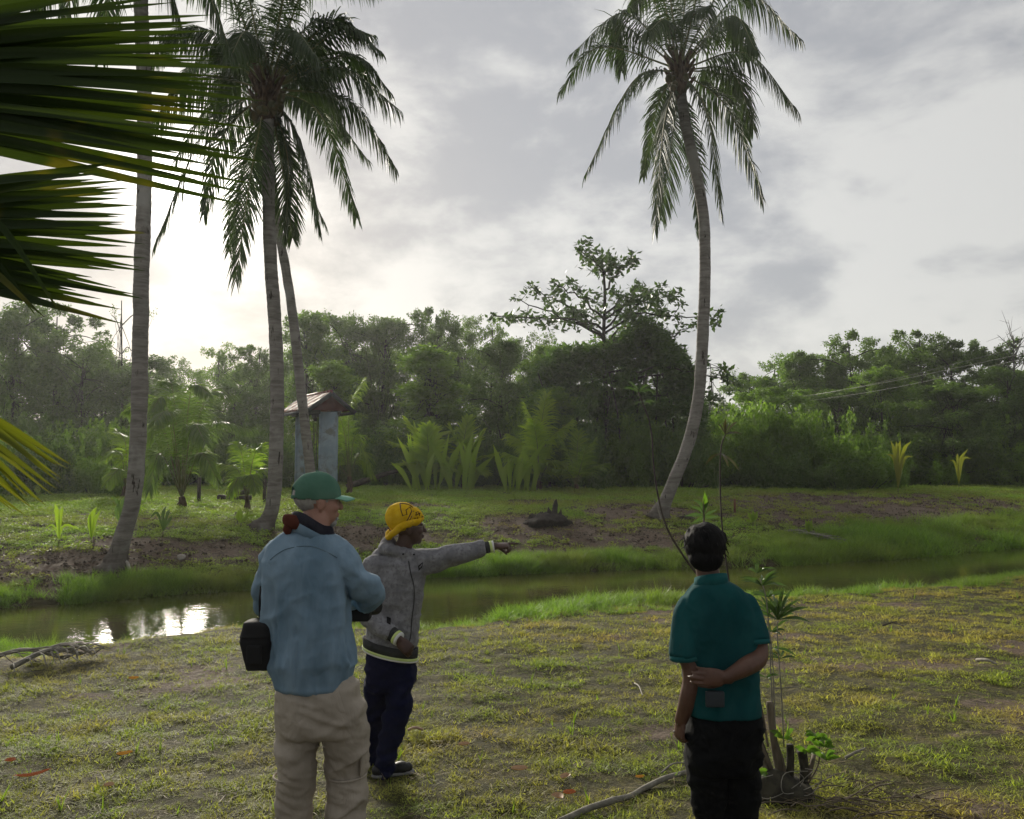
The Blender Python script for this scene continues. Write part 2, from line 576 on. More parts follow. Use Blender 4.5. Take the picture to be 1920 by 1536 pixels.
M_turf = leafy('turf_blades', (0.120, 0.200, 0.028), (0.400, 0.460, 0.100), .55, .6, inst=(0.460, 0.360, 0.140), tcol=(1.3, 1.35, .6))
M_bank = leafy('bank_grass', (0.075, 0.155, 0.025), (0.270, 0.400, 0.070), .50, .5, inst=(0.22, 0.23, 0.065))
M_cover = leafy('ground_cover', (0.150, 0.250, 0.036), (0.320, 0.430, 0.080), .48, .55, inst=(0.24, 0.20, 0.075))
M_straw = leafy('straw', (0.16, 0.12, 0.065), (0.28, 0.21, 0.12), .15, .7, tcol=(1, 1, .9))
M_sprout = leafy('sprout_blades', (0.12, 0.20, 0.02), (0.20, 0.27, 0.035), .5, .45)

src = bpy.data.collections.new('clump_source')


def clump(name, V, Q, m):
    o = bpy.data.objects.new(name, mesh_np(name, V, Q, m)); src_col[-1].objects.link(o)


def make_col(name, specs):
    col = bpy.data.collections.new(name)
    for i, (V, Q, m) in enumerate(specs):
        o = bpy.data.objects.new('%s_clump_%02d' % (name, i), mesh_np(name, V, Q, m)); col.objects.link(o)
    return col


def scatter(name, pts, scale, dry, col, ncol, seed, tilt=0.12):
    R = np.random.RandomState(seed)
    n = len(pts)
    me = bpy.data.meshes.new(name)
    me.vertices.add(n); me.vertices.foreach_set('co', np.ascontiguousarray(pts, dtype=np.float32).ravel())
    a = me.attributes.new('scl', 'FLOAT', 'POINT'); a.data.foreach_set('value', scale.astype(np.float32))
    a = me.attributes.new('dry', 'FLOAT', 'POINT'); a.data.foreach_set('value', np.clip(dry, 0, 1).astype(np.float32))
    a = me.attributes.new('pick', 'INT', 'POINT'); a.data.foreach_set('value', R.randint(0, ncol, n).astype(np.int32))
    rot = np.stack([R.normal(size=n) * tilt, R.normal(size=n) * tilt, R.uniform(0, 6.28, n)], 1)
    a = me.attributes.new('rot', 'FLOAT_VECTOR', 'POINT'); a.data.foreach_set('vector', rot.astype(np.float32).ravel())
    o = link(bpy.data.objects.new(name, me))
    ng = bpy.data.node_groups.new(name, 'GeometryNodeTree')
    ng.interface.new_socket('Geometry', in_out='INPUT', socket_type='NodeSocketGeometry')
    ng.interface.new_socket('Geometry', in_out='OUTPUT', socket_type='NodeSocketGeometry')
    N = ng.nodes; Lk = ng.links
    gi = N.new('NodeGroupInput'); go = N.new('NodeGroupOutput')
    ci = N.new('GeometryNodeCollectionInfo'); ci.inputs[0].default_value = col
    ci.inputs['Separate Children'].default_value = True; ci.inputs['Reset Children'].default_value = True
    ip = N.new('GeometryNodeInstanceOnPoints')
    def na(nm, ty):
        q = N.new('GeometryNodeInputNamedAttribute'); q.data_type = ty; q.inputs[0].default_value = nm; return q.outputs[0]
    Lk.new(gi.outputs[0], ip.inputs['Points']); Lk.new(ci.outputs[0], ip.inputs['Instance'])
    ip.inputs['Pick Instance'].default_value = True
    Lk.new(na('pick', 'INT'), ip.inputs['Instance Index'])
    er = N.new('FunctionNodeEulerToRotation'); Lk.new(na('rot', 'FLOAT_VECTOR'), er.inputs[0]); Lk.new(er.outputs[0], ip.inputs['Rotation'])
    Lk.new(na('scl', 'FLOAT'), ip.inputs['Scale'])
    Lk.new(ip.outputs[0], go.inputs[0])
    md = o.modifiers.new('scatter', 'NODES'); md.node_group = ng
    return o


col_turf = make_col('turf', [(*blades(34, .07, .022, .068, .0055, 1.1, 1.3, 3, seed=s), M_turf) for s in range(5)]
                    + [(*blades(22, .08, .04, .09, .0035, 1.5, .8, 2, flat=True, seed=40 + s), M_turf) for s in range(2)])
col_straw = make_col('straw', [(*blades(7, .10, .05, .16, .0035, 1.5, .5, 2, flat=True, seed=60 + s), M_straw) for s in range(3)])
col_bank = make_col('bank', [(*blades(44, .14, .12, .42, .0095, .65, 1.1, 4, seed=80 + s), M_bank) for s in range(5)])
cv = []
for s in range(4):
    R = np.random.RandomState(100 + s)
    a = R.uniform(0, 6.28, 46); r = .13 * np.sqrt(R.uniform(0, 1, 46))
    pos = np.stack([r * np.cos(a), r * np.sin(a), R.uniform(.005, .07, 46)], 1)
    cv.append((*leaves_mesh(pos, .05, R, flat=.4, aspect=.5), M_cover))
    cv.append((*blades(26, .12, .05, .13, .006, .9, 1.0, 3, seed=120 + s), M_cover))
col_cover = make_col('cover', cv)
col_sprout = make_col('sprout', [(*blades(2 + s, .012, .06, .13, .0085, .35, .5, 4, seed=140 + s), M_sprout) for s in range(4)])


def in_view(x, y, margin=1.12):
    return (np.abs(x) < (y * 960 / F + .4) * margin)


def sample(n, x0, x1, y0, y1, seed, near_bias=None):
    R = np.random.RandomState(seed)
    y = R.uniform(0, 1, n)
    y = y0 + (y1 - y0) * (y ** near_bias if near_bias else y)
    w_ = (y * 960 / F + .8) * 1.25
    x = R.uniform(-1, 1, n) * w_
    return x, y, R


# mown lawn on the near side
x, y, R = sample(30000, 0, 0, 3.3, 15.5, 5, 1.25)
s = soil(x, y); dn = YN(x) - y
keep = (dn > 0.25) & (R.uniform(0, 1, len(x)) > s * .75)
x, y, s, dn = x[keep], y[keep], s[keep], dn[keep]
z = height(x, y)
dry = np.clip(.20 + .75 * n2d(x, y, .8, 1.3, seed=51, oct=3) + .35 * n2d(x, y, 4, seed=52, oct=2) + .25 * s + .25 * np.clip((y - 5) / 6, 0, 1), 0, 1)
hs = (.85 + .85 * n2d(x, y, 2.2, 3.4, seed=53) + .45 * n2d(x, y, 7, 9, seed=54)) * (1 + .045 * (y - 4))
o = scatter('lawn_grass', np.stack([x, y, z - .004], 1), np.clip(hs, .3, 2.1), dry, col_turf, 7, 6)
tag(o, 'short mown yellow green grass of the near lawn', 'grass', kind='stuff')
# straw litter
x, y, R = sample(3600, 0, 0, 3.3, 14, 8, 1.2)
keep = (YN(x) - y > .5) & (R.uniform(0, 1, len(x)) < .35 + .6 * soil(x, y)); x, y = x[keep], y[keep]
o = scatter('straw_litter', np.stack([x, y, height(x, y) + .022], 1), R.uniform(.5, 1.2, len(x)), x * 0, col_straw, 3, 9)
tag(o, 'dry straw and clippings strewn over the mown lawn', 'straw', kind='stuff')
# upright fresh blades in the lawn
x, y, R = sample(420, 0, 0, 3.5, 13, 18, 1.1)
keep = (YN(x) - y > .4); x, y = x[keep], y[keep]
o = scatter('grass_sprouts', np.stack([x, y, height(x, y)], 1), R.uniform(.4, 1.25, len(x)), x * 0, col_sprout, 4, 19, .2)
tag(o, 'bright single grass blades standing up out of the lawn', 'grass', kind='stuff')
# tall grass along both waterlines
xs_, ys_, ss_, dd_ = [], [], [], []
R = np.random.RandomState(77)
X = R.uniform(-16, 24, 16000)
wmul = np.interp(X, [-16, -8, 0, 4, 6, 10, 24], [1.0, 1.0, .9, 1.3, 1.9, 2.6, 3.2])
S = R.uniform(-.1, 1.0, 16000) * wmul
Yp = YF(X) + S
dens = 0.5 + 1.1 * n2d(X, Yp, 1.1, seed=61)
k = in_view(X, Yp, 1.2) & (R.uniform(0, 1, len(X)) < dens * np.clip(1.25 - S / wmul, 0, 1))
xs_.append(X[k]); ys_.append(Yp[k]); ss_.append((.55 + .5 * (1 - S[k] / wmul[k]) + .75 * n2d(X[k], Yp[k], 1.3, seed=62)) * np.interp(X[k], [-8, 4, 8], [.85, .9, 1.25]))
dd_.append(.2 + .9 * n2d(X[k], Yp[k], .8, seed=63))
X = R.uniform(-12, 20, 13000)
wmul = .75 + .7 * np.clip(n2d(X, X * 0, .5, seed=65) + .4, 0, 1.2) + .9 * np.exp(-((X - 1.4) / 1.1) ** 2) + .3 * (X > 4)
wmul = wmul * np.interp(X, [-12, -3, -1, 20], [.75, .7, 1, 1])
S = R.uniform(-.15, 1.0, 13000) * wmul
S = np.where(n2d(X, X * 0, 1.4, seed=99) > .25, S - .35, S)
Yp = YN(X) - S
dens = 0.45 + 1.3 * n2d(X, Yp, 1.0, seed=66)
k = in_view(X, Yp, 1.2) & (R.uniform(0, 1, len(X)) < dens * np.clip(1.3 - S / wmul, 0, 1))
xs_.append(X[k]); ys_.append(Yp[k]); ss_.append((.34 + .34 * (1 - S[k] / wmul[k]) + .55 * n2d(X[k], Yp[k], 1.6, seed=67)) * np.interp(X[k], [-12, -2, 0, 20], [.7, .75, 1, 1]) + .22 * np.exp(-((X[k] - 1.4) / 1.1) ** 2))
dd_.append(.1 + .8 * n2d(X[k], Yp[k], .8, seed=68))
x = np.concatenate(xs_); y = np.concatenate(ys_); s = np.clip(np.concatenate(ss_), .22, 1.8); d = np.concatenate(dd_)
o = scatter('bank_grass', np.stack([x, y, np.maximum(height(x, y), ZW - .1) - .01], 1), s, d, col_bank, 5, 70, .22)
tag(o, 'tall green grass growing along both edges of the water channel', 'grass', kind='stuff')
# low cover on the far side
x, y, R = sample(42000, 0, 0, 12, 36, 88, 1.15)
s = soil(x, y); df = y - YF(x)
keep = (df > .5) & (R.uniform(0, 1, len(x)) > s * 0.98)
x, y, s = x[keep], y[keep], s[keep]
dry = .22 + .7 * n2d(x, y, .6, 1.2, seed=91) + .5 * s
sc = np.clip(1.05 + .5 * n2d(x, y, .9, seed=92), .4, 1.5) * np.interp(y, [12, 20, 35], [.8, 1.0, 1.5])
o = scatter('ground_cover', np.stack([x, y, height(x, y) - .01], 1), sc, dry, col_cover, 8, 93)
tag(o, 'low green creeping cover on the far bank and field', 'ground cover', kind='stuff')

# clods and chips of bare earth
cl_ = []
for s_ in range(4):
    Vc, Qc = [], []
    Rk = np.random.RandomState(200 + s_); ps = []
    for k in range(7):
        V, Q = ellipsoid((Rk.uniform(-.16, .16), Rk.uniform(-.16, .16), 0), (Rk.uniform(.012, .05), Rk.uniform(.012, .045), Rk.uniform(.008, .03)), 7, 5)
        ps.append((V + .010 * np.stack([vnoise(V * 40, 1 + k), vnoise(V * 40, 2 + k), vnoise(V * 40, 3 + k)], 1), Q))
    cl_.append((*join(ps), surf('earth_clod_%d' % s_, (0.055, 0.041, 0.030), (0.16, 0.125, 0.092), 9, .95, bump=.5)))
col_clod = make_col('clod', cl_)
x, y, R = sample(26000, 0, 0, 12, 34, 188, 1.1)
s = soil(x, y); keep = (y - YF(x) > .6) & (R.uniform(0, 1, len(x)) < s * .55)
x, y = x[keep], y[keep]
o = scatter('earth_clods', np.stack([x, y, height(x, y)], 1), R.uniform(.3, 1.1, len(x)), x * 0, col_clod, 4, 189)
tag(o, 'brown clods and crumbs of earth on the bare far bank', 'earth', kind='stuff')
x, y, R = sample(9000, 0, 0, 12, 30, 288, 1.1)
s = soil(x, y); keep = (y - YF(x) > .6) & (R.uniform(0, 1, len(x)) < s * .4)
x, y = x[keep], y[keep]
o = scatter('bank_litter', np.stack([x, y, height(x, y) + .02], 1), R.uniform(.8, 2.2, len(x)), x * 0, col_straw, 3, 289)
tag(o, 'dry straw and leaf litter on the bare far bank', 'litter', kind='stuff')
# ------------------------------------------------------------------ palms
M_frond = leafy('palm_leaflets', (0.024, 0.046, 0.014), (0.050, 0.080, 0.022), .28, .5, spec=.25)
M_frond_young = leafy('young_palm_leaflets', (0.110, 0.185, 0.028), (0.220, 0.300, 0.045), .52, .5, spec=.3)
M_frond_bright = leafy('bright_palm_leaflets', (0.20, 0.30, 0.03), (0.34, 0.42, 0.05), .58, .5, spec=.3)
M_frond_mid = leafy('mid_palm_leaflets', (0.070, 0.120, 0.030), (0.140, 0.205, 0.045), .45, .45, spec=.4)
M_frond_dry = leafy('dry_palm_leaflets', (0.11, 0.055, 0.025), (0.20, 0.11, 0.05), .2, .7, tcol=(1, .9, .8))
M_rachis = surf('frond_rachis', (0.10, 0.12, 0.03), (0.16, 0.15, 0.05), 6, .5)
M_nut = surf('coconut_husk', (0.055, 0.06, 0.02), (0.11, 0.085, 0.035), 9, .6)
M_fibre = surf('palm_fibre', (0.045, 0.028, 0.016), (0.11, 0.07, 0.04), 18, .9, bump=.6, stretch=(1, 1, .3))


def bark_mat():
    m, T, b = newmat('palm_bark')
    tcn = T.new('ShaderNodeTexCoord').outputs['Object']
    mp = T.new('ShaderNodeMapping'); T.l.new(tcn, mp.inputs[0]); mp.inputs['Scale'].default_value = (1, 1, 6)
    rings = T.noise(mp.outputs[0], 2.2, 5, .65, .4)
    mp2 = T.new('ShaderNodeMapping'); T.l.new(tcn, mp2.inputs[0]); mp2.inputs['Scale'].default_value = (1, 1, .25)
    streak = T.noise(mp2.outputs[0], 9, 4, .6)
    patch = T.noise(tcn, 1.3, 4, .6)
    col = T.mix(T.ramp(rings, .28, .70), (0.125, 0.112, 0.098), (0.250, 0.232, 0.210))
    col = T.mix(T.ramp(patch, .5, .72), col, (0.30, 0.29, 0.265))
    col = T.mix(T.ramp(streak, .62, .70), col, (0.035, 0.028, 0.022))
    sp = T.new('ShaderNodeSeparateXYZ'); T.l.new(tcn, sp.inputs[0])
    foot = T.ramp(T.math('ADD', sp.outputs[2], T.math('MULTIPLY', patch, 1.1)), .45, 1.15, 1, 0)
    col = T.mix(foot, col, (0.040, 0.028, 0.020))
    T.put(b.inputs['Base Color'], col)
    b.inputs['Roughness'].default_value = .9; b.inputs['Specular IOR Level'].default_value = .15
    bn = T.new('ShaderNodeBump'); bn.inputs['Strength'].default_value = .8; bn.inputs['Distance'].default_value = .02
    T.l.new(T.math('ADD', rings, T.math('MULTIPLY', T.noise(tcn, 25, 5, .7), .7)), bn.inputs['Height']); T.l.new(bn.outputs[0], b.inputs['Normal'])
    return m


M_bark = bark_mat()


def frond_geo(pts, L=.75, n=80, wd=.045, hang=.55, roll=0.0, start=.16, seed=0, rr=.022, spread=1.0, seg=3, ragged=.12, fold=.0):
    """rachis through pts with leaflets on both sides; returns rachis and leaflet arrays"""
    R = np.random.RandomState(seed)
    p = spline(pts, 22)
    rad = np.interp(np.linspace(0, 1, 22), [0, .08, .25, 1], [rr * 1.9, rr * 1.3, rr, rr * .18])
    rv = tube(p, rad, 5)
    q = spline(pts, n + 1)
    t = np.gradient(q, axis=0); t /= np.linalg.norm(t, axis=1)[:, None] + 1e-9
    down = np.array([0, 0, -1.0])
    side0 = np.cross(t, down)
    # keep the side vector steady where the rachis hangs straight down
    mean = np.cross(q[n // 3] - q[0], down) + 1e-3
    mean /= np.linalg.norm(mean) + 1e-9
    side0 = side0 + mean * 0.35
    side0 -= t * np.sum(side0 * t, 1)[:, None]
    side0 /= np.linalg.norm(side0, axis=1)[:, None] + 1e-9
    nrm = np.cross(side0, t)
    Vs, Qs, k0 = [], [], 0
    f = np.linspace(0, 1, n + 1)
    use = f > start
    for sgn in (-1, 1):
        rl = roll
        sd = side0 * math.cos(rl) + nrm * math.sin(rl)
        qs, ts, fs, sds, nr = q[use], t[use], f[use], sd[use] * sgn, nrm[use]
        m = len(qs)
        fs = np.clip(fs + R.normal(size=m) * .004, 0, 1)
        prof = np.interp((fs - start) / (1 - start), [0, .12, .35, .75, 1], [.55, .9, 1.0, .78, .38])
        ln = L * prof * (1 + R.normal(size=m) * ragged)
        drop = R.uniform(0, 1, m) < .02
        ln[drop] *= .3
        fwd = np.interp(fs, [0, .5, 1], [.35, .75, 1.8]) + R.normal(size=m) * .12
        d = sds * spread + ts * fwd[:, None] + nr * (-fold + R.normal(size=m)[:, None] * .10)
        d /= np.linalg.norm(d, axis=1)[:, None]
        hg = hang * (1 + R.normal(size=m) * .25)
        tt = np.linspace(0, 1, seg + 1)
        cl = np.zeros((m, seg + 1, 3)); cl[:, 0] = qs
        cur = d.copy()
        for s_ in range(seg):
            cur = cur + down * (hg * (1.15 + s_ * .8) / seg)[:, None] * 1.3
            cur /= np.linalg.norm(cur, axis=1)[:, None]
            cl[:, s_ + 1] = cl[:, s_] + cur * (ln / seg)[:, None]
        # blade width lies roughly along the rachis
        wdir = ts + R.normal(size=(m, 3)) * .25
        wdir -= d * np.sum(wdir * d, 1)[:, None]
        wdir /= np.linalg.norm(wdir, axis=1)[:, None]
        wv = wd / 2 * np.interp(tt, [0, .25, .7, 1], [.55, 1, .75, .08])
        A = cl - wdir[:, None, :] * wv[None, :, None]; B = cl + wdir[:, None, :] * wv[None, :, None]
        V = np.stack([A, B], 2).reshape(-1, 3)
        k = np.arange(m)[:, None] * (seg + 1) * 2; s = np.arange(seg)[None] * 2
        Q = np.stack([k + s, k + s + 1, k + s + 3, k + s + 2], -1).reshape(-1, 4)
        Vs.append(V); Qs.append(Q + k0); k0 += len(V)
    return rv, (np.concatenate(Vs), np.concatenate(Qs))


def add_frond(root, pts, mat=None, label=None, **kw):
    rv, lv = frond_geo(pts, **kw)
    V, Q = join([lv, rv])
    o = obj_np('frond', V, Q, mat or M_frond, root)
    o.data.materials.append(M_rachis)
    mi = np.zeros(len(Q), dtype=np.int32); mi[len(lv[1]):] = 1
    o.data.polygons.foreach_set('material_index', mi)
    if label: o['label'] = label
    return o


def trunk_geo(pts, r0, r1, flare=1.9, seg=16, n=None):
    p = spline(pts, 40)
    ln = np.sum(np.linalg.norm(np.diff(p, axis=0), axis=1))
    n = n or int(ln / .045)
    p = spline(pts, n)
    f = np.linspace(0, 1, n); h = f * ln
    r = r0 + (r1 - r0) * f
    r = r * (1 + (flare - 1) * np.exp(-(h / .42) ** 1.5))
    V, Q = tube(p, r, seg)
    c = np.repeat(np.vstack([p[:1], p, p[-1:]]), seg, 0)
    hh = np.repeat(np.concatenate([[0], h, [ln]]), seg)
    d = V - c
    nz = .10 * fbm(V * np.array([6, 6, 3]), 3, 5) + .022 * np.sin(hh * 2 * PI / .115 + 2 * vnoise(V * 2.5, 3))
    foot = np.exp(-(hh / .5) ** 2)
    nz = nz + foot * .35 * vnoise(V * 7, 8)
    return c + d * (1 + nz)[:, None], Q


def nut_mesh():
    V, Q = ellipsoid((0, 0, 0), (.105, .10, .135), 10, 7)
    return mesh_np('coconut', V, Q, M_nut, True)


NUT = nut_mesh()


def coconuts(root, c, n, spread, seed, drop=.45):
    R = random.Random(seed)
    for _ in range(n):
        a = R.uniform(0, 2 * PI); r = spread * R.uniform(.5, 1.0)
        o = bpy.data.objects.new('coconut', NUT)
        link(o, root)
        o.location = Vector(c) - OFF[root.name] + Vector((math.cos(a) * r, math.sin(a) * r, -R.uniform(.02, drop)))
        o.rotation_euler = (R.uniform(-.5, .5), R.uniform(-.5, .5), R.uniform(0, 6))
        o.scale = [R.uniform(.8, 1.1)] * 3


def tall_palm(label, Y, trunk_px, crown_px, r0, r1, fronds, seed, nuts=12, extra=6, L=.75, flare=1.9, flen=4.2, group='tall coconut palms'):
    base = Vector(trunk_px[0][:2] + (0,)); 
    b = P(trunk_px[0][0], trunk_px[0][1], Y); b.z = hz(b.x, b.y) - .06
    root = thing('coconut_palm', b, label, 'palm tree', group)
    pts = [b] + [P(q[0], q[1], Y + (q[2] if len(q) > 2 else 0)) for q in trunk_px[1:]]
    V, Q = trunk_geo(pts, r0, r1, flare)
    obj_np('trunk', V, Q, M_bark, root, True)
    cc = P(crown_px[0], crown_px[1], Y)
    R = random.Random(seed)
    # leaf bases and fibre sheath
    parts = []
    for k in range(26):
        a = k * 2.4; rr_ = r1 * 1.0
        s = cc + Vector((math.cos(a) * rr_, math.sin(a) * rr_, -.55 + k * .035))
        e = s + Vector((math.cos(a) * .28, math.sin(a) * .28, .34))
        parts.append(tube([s, s * .5 + e * .5 + Vector((0, 0, -.03)), e], [.075, .06, .035], 6))
    parts.append(ellipsoid(cc - Vector((0, 0, .3)), (r1 * 1.7, r1 * 1.7, .6), 12, 8))
    V, Q = join(parts); obj_np('crownshaft', V, Q, M_fibre, root, True)
    for i, fr in enumerate(fronds):
        mid, tip, dm, dt = fr[:4]
        opt = dict(fr[4]) if len(fr) > 4 else {}
        s = cc + (P(mid[0], mid[1], Y + dm) - cc).normalized() * .12
        m = P(mid[0], mid[1], Y + dm); e = P(tip[0], tip[1], Y + dt)
        kw = dict(L=L * 1.25, n=120, hang=.55, seed=seed * 100 + i, roll=R.uniform(-.35, .35), wd=.036)
        mt = opt.pop('mat', None); lb = opt.pop('label', None); kw.update(opt)
        add_frond(root, [s, m, e], mat=mt, label=lb, **kw)
    for i in range(extra):
        az = R.uniform(0, 2 * PI); el = R.uniform(.1, 1.2)
        ln = flen * R.uniform(.85, 1.1)
        d = Vector((math.cos(az) * math.cos(el), abs(math.sin(az)) * math.cos(el) * (1 if i % 3 else -1), math.sin(el)))
        m = cc + d * ln * .55
        e = m + (d * .35 + Vector((0, 0, -.30 - .25 * (1 - el)))) * ln * .8
        add_frond(root, [cc, m, e], L=L, n=80, hang=.6, seed=seed * 100 + 50 + i, roll=R.uniform(-.3, .3), wd=.042)
    if nuts: coconuts(root, cc - Vector((0, 0, .25)), nuts, .36, seed)
    return root


# right hand palm, curved trunk
r4 = tall_palm('tall coconut palm with a bowed grey trunk standing alone on the right', 21.5,
    [(1232, 968), (1262, 905), (1290, 833), (1310, 742), (1318, 620), (1322, 500), (1318, 400), (1302, 310), (1284, 225), (1275, 160)], (1274, 130), .168, .135, [
    ((1172, 25), (1070, 102), 0, -.3, dict(hang=1.1)),
    ((1160, 45), (1165, 130), .9, 1.5, dict(hang=1.1)),
    ((1188, 152), (1100, 322), -.4, -.8, dict(hang=.55)),
    ((1245, 235), (1228, 430), -.3, -.6, dict(hang=.45, n=125)),
    ((1262, 250), (1240, 410), .4, .5, dict(hang=.4)),
    ((1305, 300), (1312, 438), .6, .7, dict(hang=.4, L=.6)),
    ((1325, 210), (1352, 400), -.7, -.9, dict(hang=.4)),
    ((1365, 205), (1430, 372), .2, 0, dict(hang=.6)),
    ((1372, 135), (1412, 240), .8, 1.4, dict(hang=.9)),
    ((1400, 100), (1496, 208), -.3, -.6, dict(hang=1.0, n=125)),
    ((1392, -10), (1500, 72), .3, .2, dict(hang=1.2)),
    ((1370, 30), (1418, 95), -1.0, -1.9, dict(hang=1.0)),
    ((1330, -70), (1420, -130), 0, .3, dict(hang=1.0)),
    ((1290, -80), (1300, -240), .2, .5, dict(hang=.6)),
    ((1225, -55), (1150, -70), -.5, -1.0, dict(hang=1.2)),
    ((1215, -20), (1185, 5), 1.2, 2.2, dict(hang=1.2)),
    ((1250, 40), (1215, 60), -1.5, -2.6, dict(hang=.9)),
    ((1300, 30), (1330, 10), -1.5, -2.8, dict(hang=.9)),
    ((1290, -20), (1330, -40), 1.5, 3.0, dict(hang=.9)),
    ((1232, 200), (1205, 330), .9, 1.6, dict(hang=.5, L=.6)),
    ], 4, nuts=11, extra=5, L=.80, flare=1.75)
# second palm, thick crown with nuts
r2 = tall_palm('straight coconut palm with dense crown and nuts, behind the man in the green cap', 18,
    [(492, 1005), (512, 940), (519, 800), (518, 650), (508, 500), (504, 400), (503, 300), (502, 200)], (502, 165), .158, .132, [
    ((640, 128), (748, 205), -.2, -.4, dict(hang=1.0, n=125)),
    ((655, 190), (742, 315), .2, .2, dict(hang=.8, n=125)),
    ((600, 215), (668, 405), -.4, -.6, dict(hang=.6)),
    ((565, 270), (600, 432), .4, .3, dict(hang=.6)),
    ((470, 330), (442, 525), -.3, -.5, dict(hang=.35, n=125)),
    ((530, 320), (548, 445), .7, .9, dict(hang=.35)),
    ((590, 40), (700, 66), 0, -.2, dict(hang=1.0)),
    ((590, -50), (705, -20), .5, .7, dict(hang=1.0)),
    ((535, -30), (580, -170), 0, .5, dict(hang=.8)),
    ((390, 235), (292, 455), -.2, -.5, dict(hang=.5)),
    ((415, 260), (382, 400), .5, .7, dict(hang=.6)),
    ((370, 150), (270, 250), .3, .3, dict(hang=.8)),
    ((400, 60), (300, 60), -.2, -.4, dict(hang=1.0)),
    ((425, -20), (330, -40), .5, .8, dict(hang=1.0)),
    ((460, -40), (430, -190), -.4, -.8, dict(hang=.8)),
    ((545, 60), (590, 100), -1.5, -2.7, dict(hang=.9)),
    ((465, 60), (430, 110), -1.5, -2.8, dict(hang=.9)),
    ((530, 110), (560, 160), 1.6, 3.0, dict(hang=.9)),
    ((450, 120), (400, 200), 1.4, 2.4, dict(hang=.9)),
    ((600, 150), (650, 260), .9, 1.5, dict(hang=.8)),
    ((540, 300), (535, 450), .5, .5, dict(hang=.4, L=.55)),
    ], 2, nuts=26, extra=8, L=.72)
# thin palm behind it
r3 = tall_palm('thinner coconut palm leaning left from beside the bell shelter', 21.5,
    [(590, 935), (578, 850), (563, 720), (550, 600), (535, 500), (520, 420), (506, 300), (498, 220)], (496, 200), .135, .11, [
    ((590, 180), (690, 300), .8, 1.2, dict(hang=.8)),
    ((560, 120), (640, 130), .8, 1.6, dict(hang=.8)),
    ((420, 170), (330, 300), .6, .8, dict(hang=.8)),
    ((430, 90), (350, 130), .8, 1.2, dict(hang=.9)),
    ((500, 60), (540, -40), .6, 1.0, dict(hang=.8)),
    ((455, 330), (430, 470), .4, .5, dict(hang=.4)),
    ((545, 290), (610, 420), .6, .8, dict(hang=.5)),
    ((475, 60), (440, -60), .9, 1.4, dict(hang=.8)),
    ], 3, nuts=10, extra=5, L=.7, flen=3.6)
# first palm, crown above the frame
r1 = tall_palm('nearest coconut palm on the left bank, its crown cut off above', 14.6,
    [(212, 1072), (232, 1000), (250, 930), (260, 800), (263, 650), (266, 500), (271, 330), (270, 150), (264, 0), (262, -150)], (261, -215), .145, .122, [
    ((130, -120), (45, 85), 0, -.2, dict(hang=.7)),
    ((160, -110), (110, 95), -.6, -1.0, dict(hang=.7)),
    ((215, -90), (190, 105), -.4, -.8, dict(hang=.5)),
    ((300, -80), (350, 80), .3, .5, dict(hang=.6)),
    ((350, -110), (430, 90), -.3, -.4, dict(hang=.7)),
    ((380, -180), (500, -40), .1, .1, dict(hang=.7)),
    ((100, -220), (-40, -60), .2, .4, dict(hang=.8)),
    ((150, -330), (30, -380), 0, 0, dict()), ((380, -330), (470, -380), 0, 0, dict()), ((260, -400), (280, -520), .5, 1, dict()),
    ], 1, nuts=8, extra=5, L=.7, flare=2.0)


# -------- young palms: fronds rising from the ground
def young_palm(label, px, py, Y, spec, L, seed, wd=.04, stem=.5, r=.09, n=44, mat=None, group='young coconut palms', hang=.5, name='young_palm', ground=True, stiff=1.0):
    b = P(px, py, Y); b.z = hz(b.x, b.y) - .03
    root = thing(name, b, label, 'young palm', group)
    V, Q = trunk_geo([b, b + Vector((0.02, 0, stem * .5)), b + Vector((0, 0, stem))], r, r * .7, 1.4, 10, n=14)
    obj_np('trunk', V, Q, M_fibre, root, True)
    c = b + Vector((0, 0, stem * .9))
    for i, (mx_, my_, tx, ty, dm, dt) in enumerate(spec):
        m = P(mx_, my_, Y + dm); e = P(tx, ty, Y + dt)
        add_frond(root, [c, m, e], mat=mat or M_frond_young, L=L * rnd.uniform(.95, 1.2) * (1.15 if Y > 28 else 1), n=int(n * 1.5), hang=hang, seed=seed * 50 + i, wd=wd, roll=rnd.uniform(-.3, .3), start=.22, rr=.016)
    return root


young_palm('large bushy young coconut palm with many arching fronds right of the nearest trunk', 340, 962, 21, [
    (300, 800, 255, 850, 0, 0), (290, 760, 240, 770, .3, .6), (310, 755, 285, 770, -.6, -1.2), (325, 740, 312, 712, .2, .6), (358, 735, 392, 738, -.3, -.8),
    (385, 750, 440, 740, .2, .4), (395, 800, 475, 805, 0, -.2), (375, 850, 410, 905, -.4, -.7), (300, 850, 280, 920, -.4, -.8), (345, 775, 350, 728, .6, 1.5),
    (365, 770, 400, 730, .9, 1.9), (320, 780, 290, 790, -1.0, -2.0), (360, 800, 385, 830, -1.0, -2.0)], .60, 11, n=74, stem=.3, wd=.028, mat=M_frond_mid)
young_palm('smaller dark young palm fan between the large young palm and the straight trunk', 462, 950, 20.5, [
    (445, 880, 418, 870, 0, 0), (455, 860, 445, 830, .3, .4), (475, 860, 490, 835, -.2, -.3), (482, 885, 508, 880, 0, .1), (470, 890, 480, 920, -.5, -.8), (450, 895, 432, 925, -.3, -.6)], .42, 12, n=40, stem=.4, r=.06)
young_palm('young palm with yellowing fronds partly behind the nearest trunk', 235, 930, 24, [
    (225, 850, 190, 860, 0, 0), (235, 830, 215, 805, .3, .6), (250, 830, 270, 800, 0, 0), (255, 860, 290, 870, .2, .3), (225, 880, 200, 905, -.4, -.8)], .5, 13, n=36, stem=.4)
